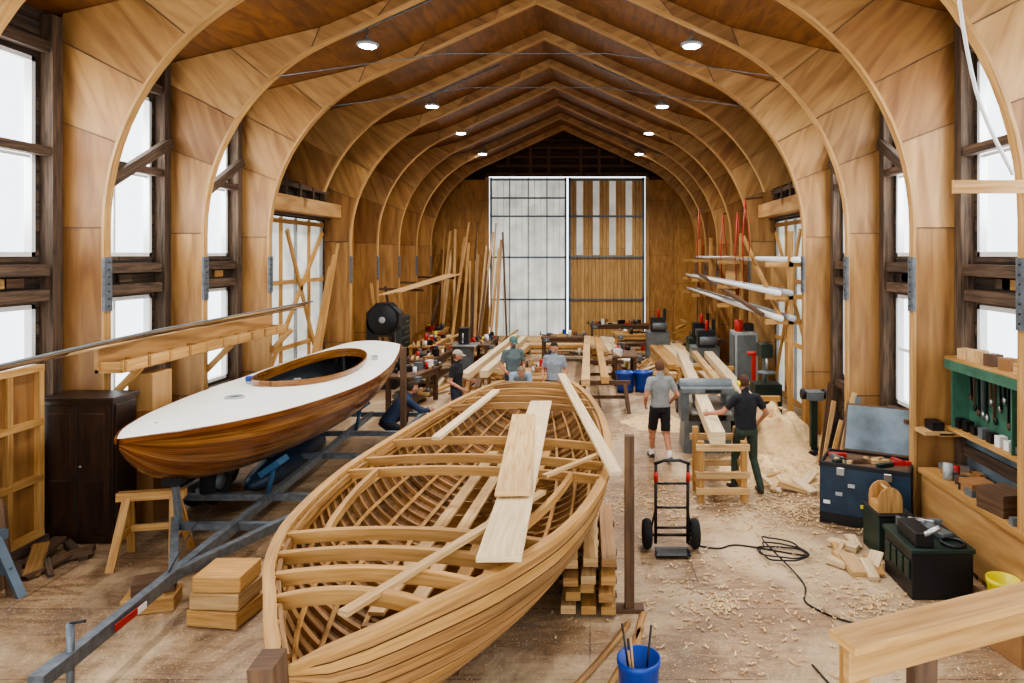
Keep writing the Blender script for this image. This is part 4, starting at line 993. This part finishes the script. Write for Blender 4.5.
        p=w+fd*.035+ac*.03; p1=p+(fd*.6+ac*.7+n_*.2).normalized()*.04; p2=p1+(fd*.9+ac*.2+n_*.4).normalized()*.03; G2.cap(p,p1,.012,.01,sk,6,2); G2.cap(p1,p2,.01,.008,sk,6,2)
    for s_ in (-1,1):
        G2.ell(HP(s_*.03,.083,.008),(.013,.009,.008),'white',hR,8,6); G2.ell(HP(s_*.03,.0905,.008),(.006,.004,.006),'black',hR,8,6)
        G2.box(HP(s_*.031,.089,.028),(.03,.01,.006),cm(hair),R=hR)
    G2.ell(HP(0,.09,-.058),(.022,.008,.005),cm('#8f4f43',.6),hR,8,5); G2.ell(HP(0,.089,-.066),(.018,.008,.005),cm('#9c5a4c',.6),hR,8,5)
    hm=cm(hair,.9)
    G2.ell(HP(0,-.012,.018),(.086,.103,.108),hm,hR,20,14,keep=lambda v:(v.z>.045+max(0,v.y)*.25) or (v.y<-.012 and v.z>-.075))
    if beard: G2.ell(HP(0,.037,-.068),(.06,.062,.056),hm,hR,14,9,keep=lambda v:v.z<.015 and v.y>-.02)
    if cap:
        c_=cm(cap); G2.ell(HP(0,-.008,.04),(.092,.112,.088),c_,hR,20,12,keep=lambda v:v.z>-.005)
        G2.loft([[HP(x_*w_,y_,z_) for x_,z_ in ((-1,0.03),(-.5,.042),(0,.048),(.5,.042),(1,.03),(.5,.036),(0,.042),(-.5,.036))] for y_,w_ in ((.08,.075),(.12,.072),(.155,.055),(.175,.03))],c_,smooth=True)
    if muffs:
        mm=cm(muffs,.4)
        for s_ in (-1,1): G2.ell(HP(s_*.095,-.005,0),(.025,.038,.045),mm,hR,12,8)
        G2.tube([HP(.1*math.cos(a),-.005,.02+.115*math.sin(a)) for a in [math.pi*k/12 for k in range(13)]],.01,'black',n=6)
    RM=Matrix.Rotation(math.radians(deg),3,'Z')
    G2.v=[tuple(Vector(loc)+RM@(Vector(v)*sc)) for v in G2.v]
    zmin=min(v[2] for v in G2.v); G2.v=[(v[0],v[1],v[2]-zmin+loc[2]) for v in G2.v]
    return G2.make(name)
person('man_in_gray_shirt',(1.26,12.6,0),8,dict(kL=(-.1,.16,.52),aL=(-.1,.2,.09),kR=(.11,.03,.5),aR=(.12,-.26,.15),tR=(.13,-.12,.04),eL=(-.27,-.08,1.15),wL=(-.24,.1,.98),eR=(.3,-.06,1.16),wR=(.25,.14,1.02)),shirt='#868886',pants='#1c1c20',hair='#5a3c26',shorts=True,hp=12,shoe='#3a332d',sc=1.03)
person('man_in_black_shirt',(2.44,10.95,0),14,dict(kL=(-.12,.12,.51),aL=(-.14,.1,.09),kR=(.13,.02,.5),aR=(.17,-.14,.1),eL=(-.34,.08,1.2),wL=(-.46,.3,1.14),eR=(.33,-.02,1.18),wR=(.31,.18,1.0),nk=(0,.02,1.49),hd=(-.02,.06,1.63)),shirt='#1b1b20',pants='#38463a',hair='#4b2f1d',muffs='#e8d327',hp=22,hy=18,shoe='#3d3026',sc=1.04)
person('man_in_gray_tee',(-.78,15.3,0),172,dict(wL=(-.2,.2,1.02),wR=(.2,.2,1.0)),shirt='#8b9299',pants='#3a3d45',hair='#2b2018',hp=25,shoe='#222222',sc=1.03)
person('man_in_cap',(-1.75,15.9,0),205,dict(wL=(-.16,.26,1.05),wR=(.2,.22,1.02)),shirt='#5d6b6c',pants='#3c4250',hair='#5a4632',cap='#4b6e68',hp=22,sc=1.06)
person('woman_in_black_shirt',(-2.75,14.4,0),-100,dict(wL=(-.2,.24,1.1),wR=(.22,.2,1.0)),shirt='#191a1e',pants='#2d2f3a',hair='#6a4a2c',cap='#a39786',hp=10)
bend=dict(pel=(0,-.12,.9),wst=(0,-.02,1.03),chs=(0,.16,1.15),shd=(0,.27,1.2),nk=(0,.34,1.22),hd=(0,.46,1.28),sL=(-.175,.26,1.2),sR=(.175,.26,1.2),eL=(-.2,.34,.93),eR=(.2,.34,.93),wL=(-.14,.5,.78),wR=(.14,.5,.78),hL=(-.09,-.12,.87),hR=(.09,-.12,.87),kL=(-.12,.06,.48),kR=(.12,.02,.48),aL=(-.13,-.08,.09),aR=(.13,-.1,.09))
person('man_bending_over_timber',(-1.5,14.9,0),190,bend,shirt='#8fa3b4',pants='#4a4d55',hair='#7d6a55',hp=40)
cr=dict(pel=(0,-.18,.42),wst=(0,-.08,.56),chs=(0,.06,.7),shd=(0,.14,.8),nk=(0,.19,.86),hd=(0,.27,.98),sL=(-.18,.14,.8),sR=(.18,.14,.8),eL=(-.24,.34,.6),eR=(.24,.34,.62),wL=(-.12,.52,.55),wR=(.12,.54,.58),hL=(-.1,-.18,.4),hR=(.1,-.18,.4),kL=(-.17,.2,.5),kR=(.16,.2,.2),aL=(-.16,.12,.09),aR=(.14,-.18,.12),tR=(.14,-.06,.04))
person('person_crouching_in_blue',(-3.75,13.6,0),-60,cr,shirt='#2c3a56',pants='#23262e',hair='#3a2a1d',longs=True,hp=20,sc=1.12)
# ------------------------------------------------------------------ world, lights, camera
w=bpy.data.worlds.new('overcast_sky'); bpy.context.scene.world=w; w.use_nodes=True
bg=w.node_tree.nodes['Background']; bg.inputs[0].default_value=(.9,.95,1,1); bg.inputs[1].default_value=3.5
for X,sd in ((XL,1),(XR,-1)):
    for a,b in win_bays:
        l=bpy.data.lights.new('daylight','AREA'); l.shape='RECTANGLE'; l.size=b-a; l.size_y=2.5; l.energy=130; l.color=(.88,.94,1)
        o=bpy.data.objects.new('window_daylight',l); bpy.context.scene.collection.objects.link(o); o.location=(X-sd*.25,(a+b)/2,5.0); o.rotation_euler=(0,math.radians(-90*sd),0)
bpy.context.scene.view_settings.look='AgX - Medium High Contrast'
cam=bpy.data.cameras.new('camera'); co=bpy.data.objects.new('camera',cam); bpy.context.scene.collection.objects.link(co)
co.location=(0,0,3.7); co.rotation_euler=(math.radians(90),0,0); cam.sensor_width=36; cam.lens=700/1024*36; cam.shift_x=-78/1024; cam.shift_y=-86.5/1024; cam.clip_end=200
bpy.context.scene.camera=co
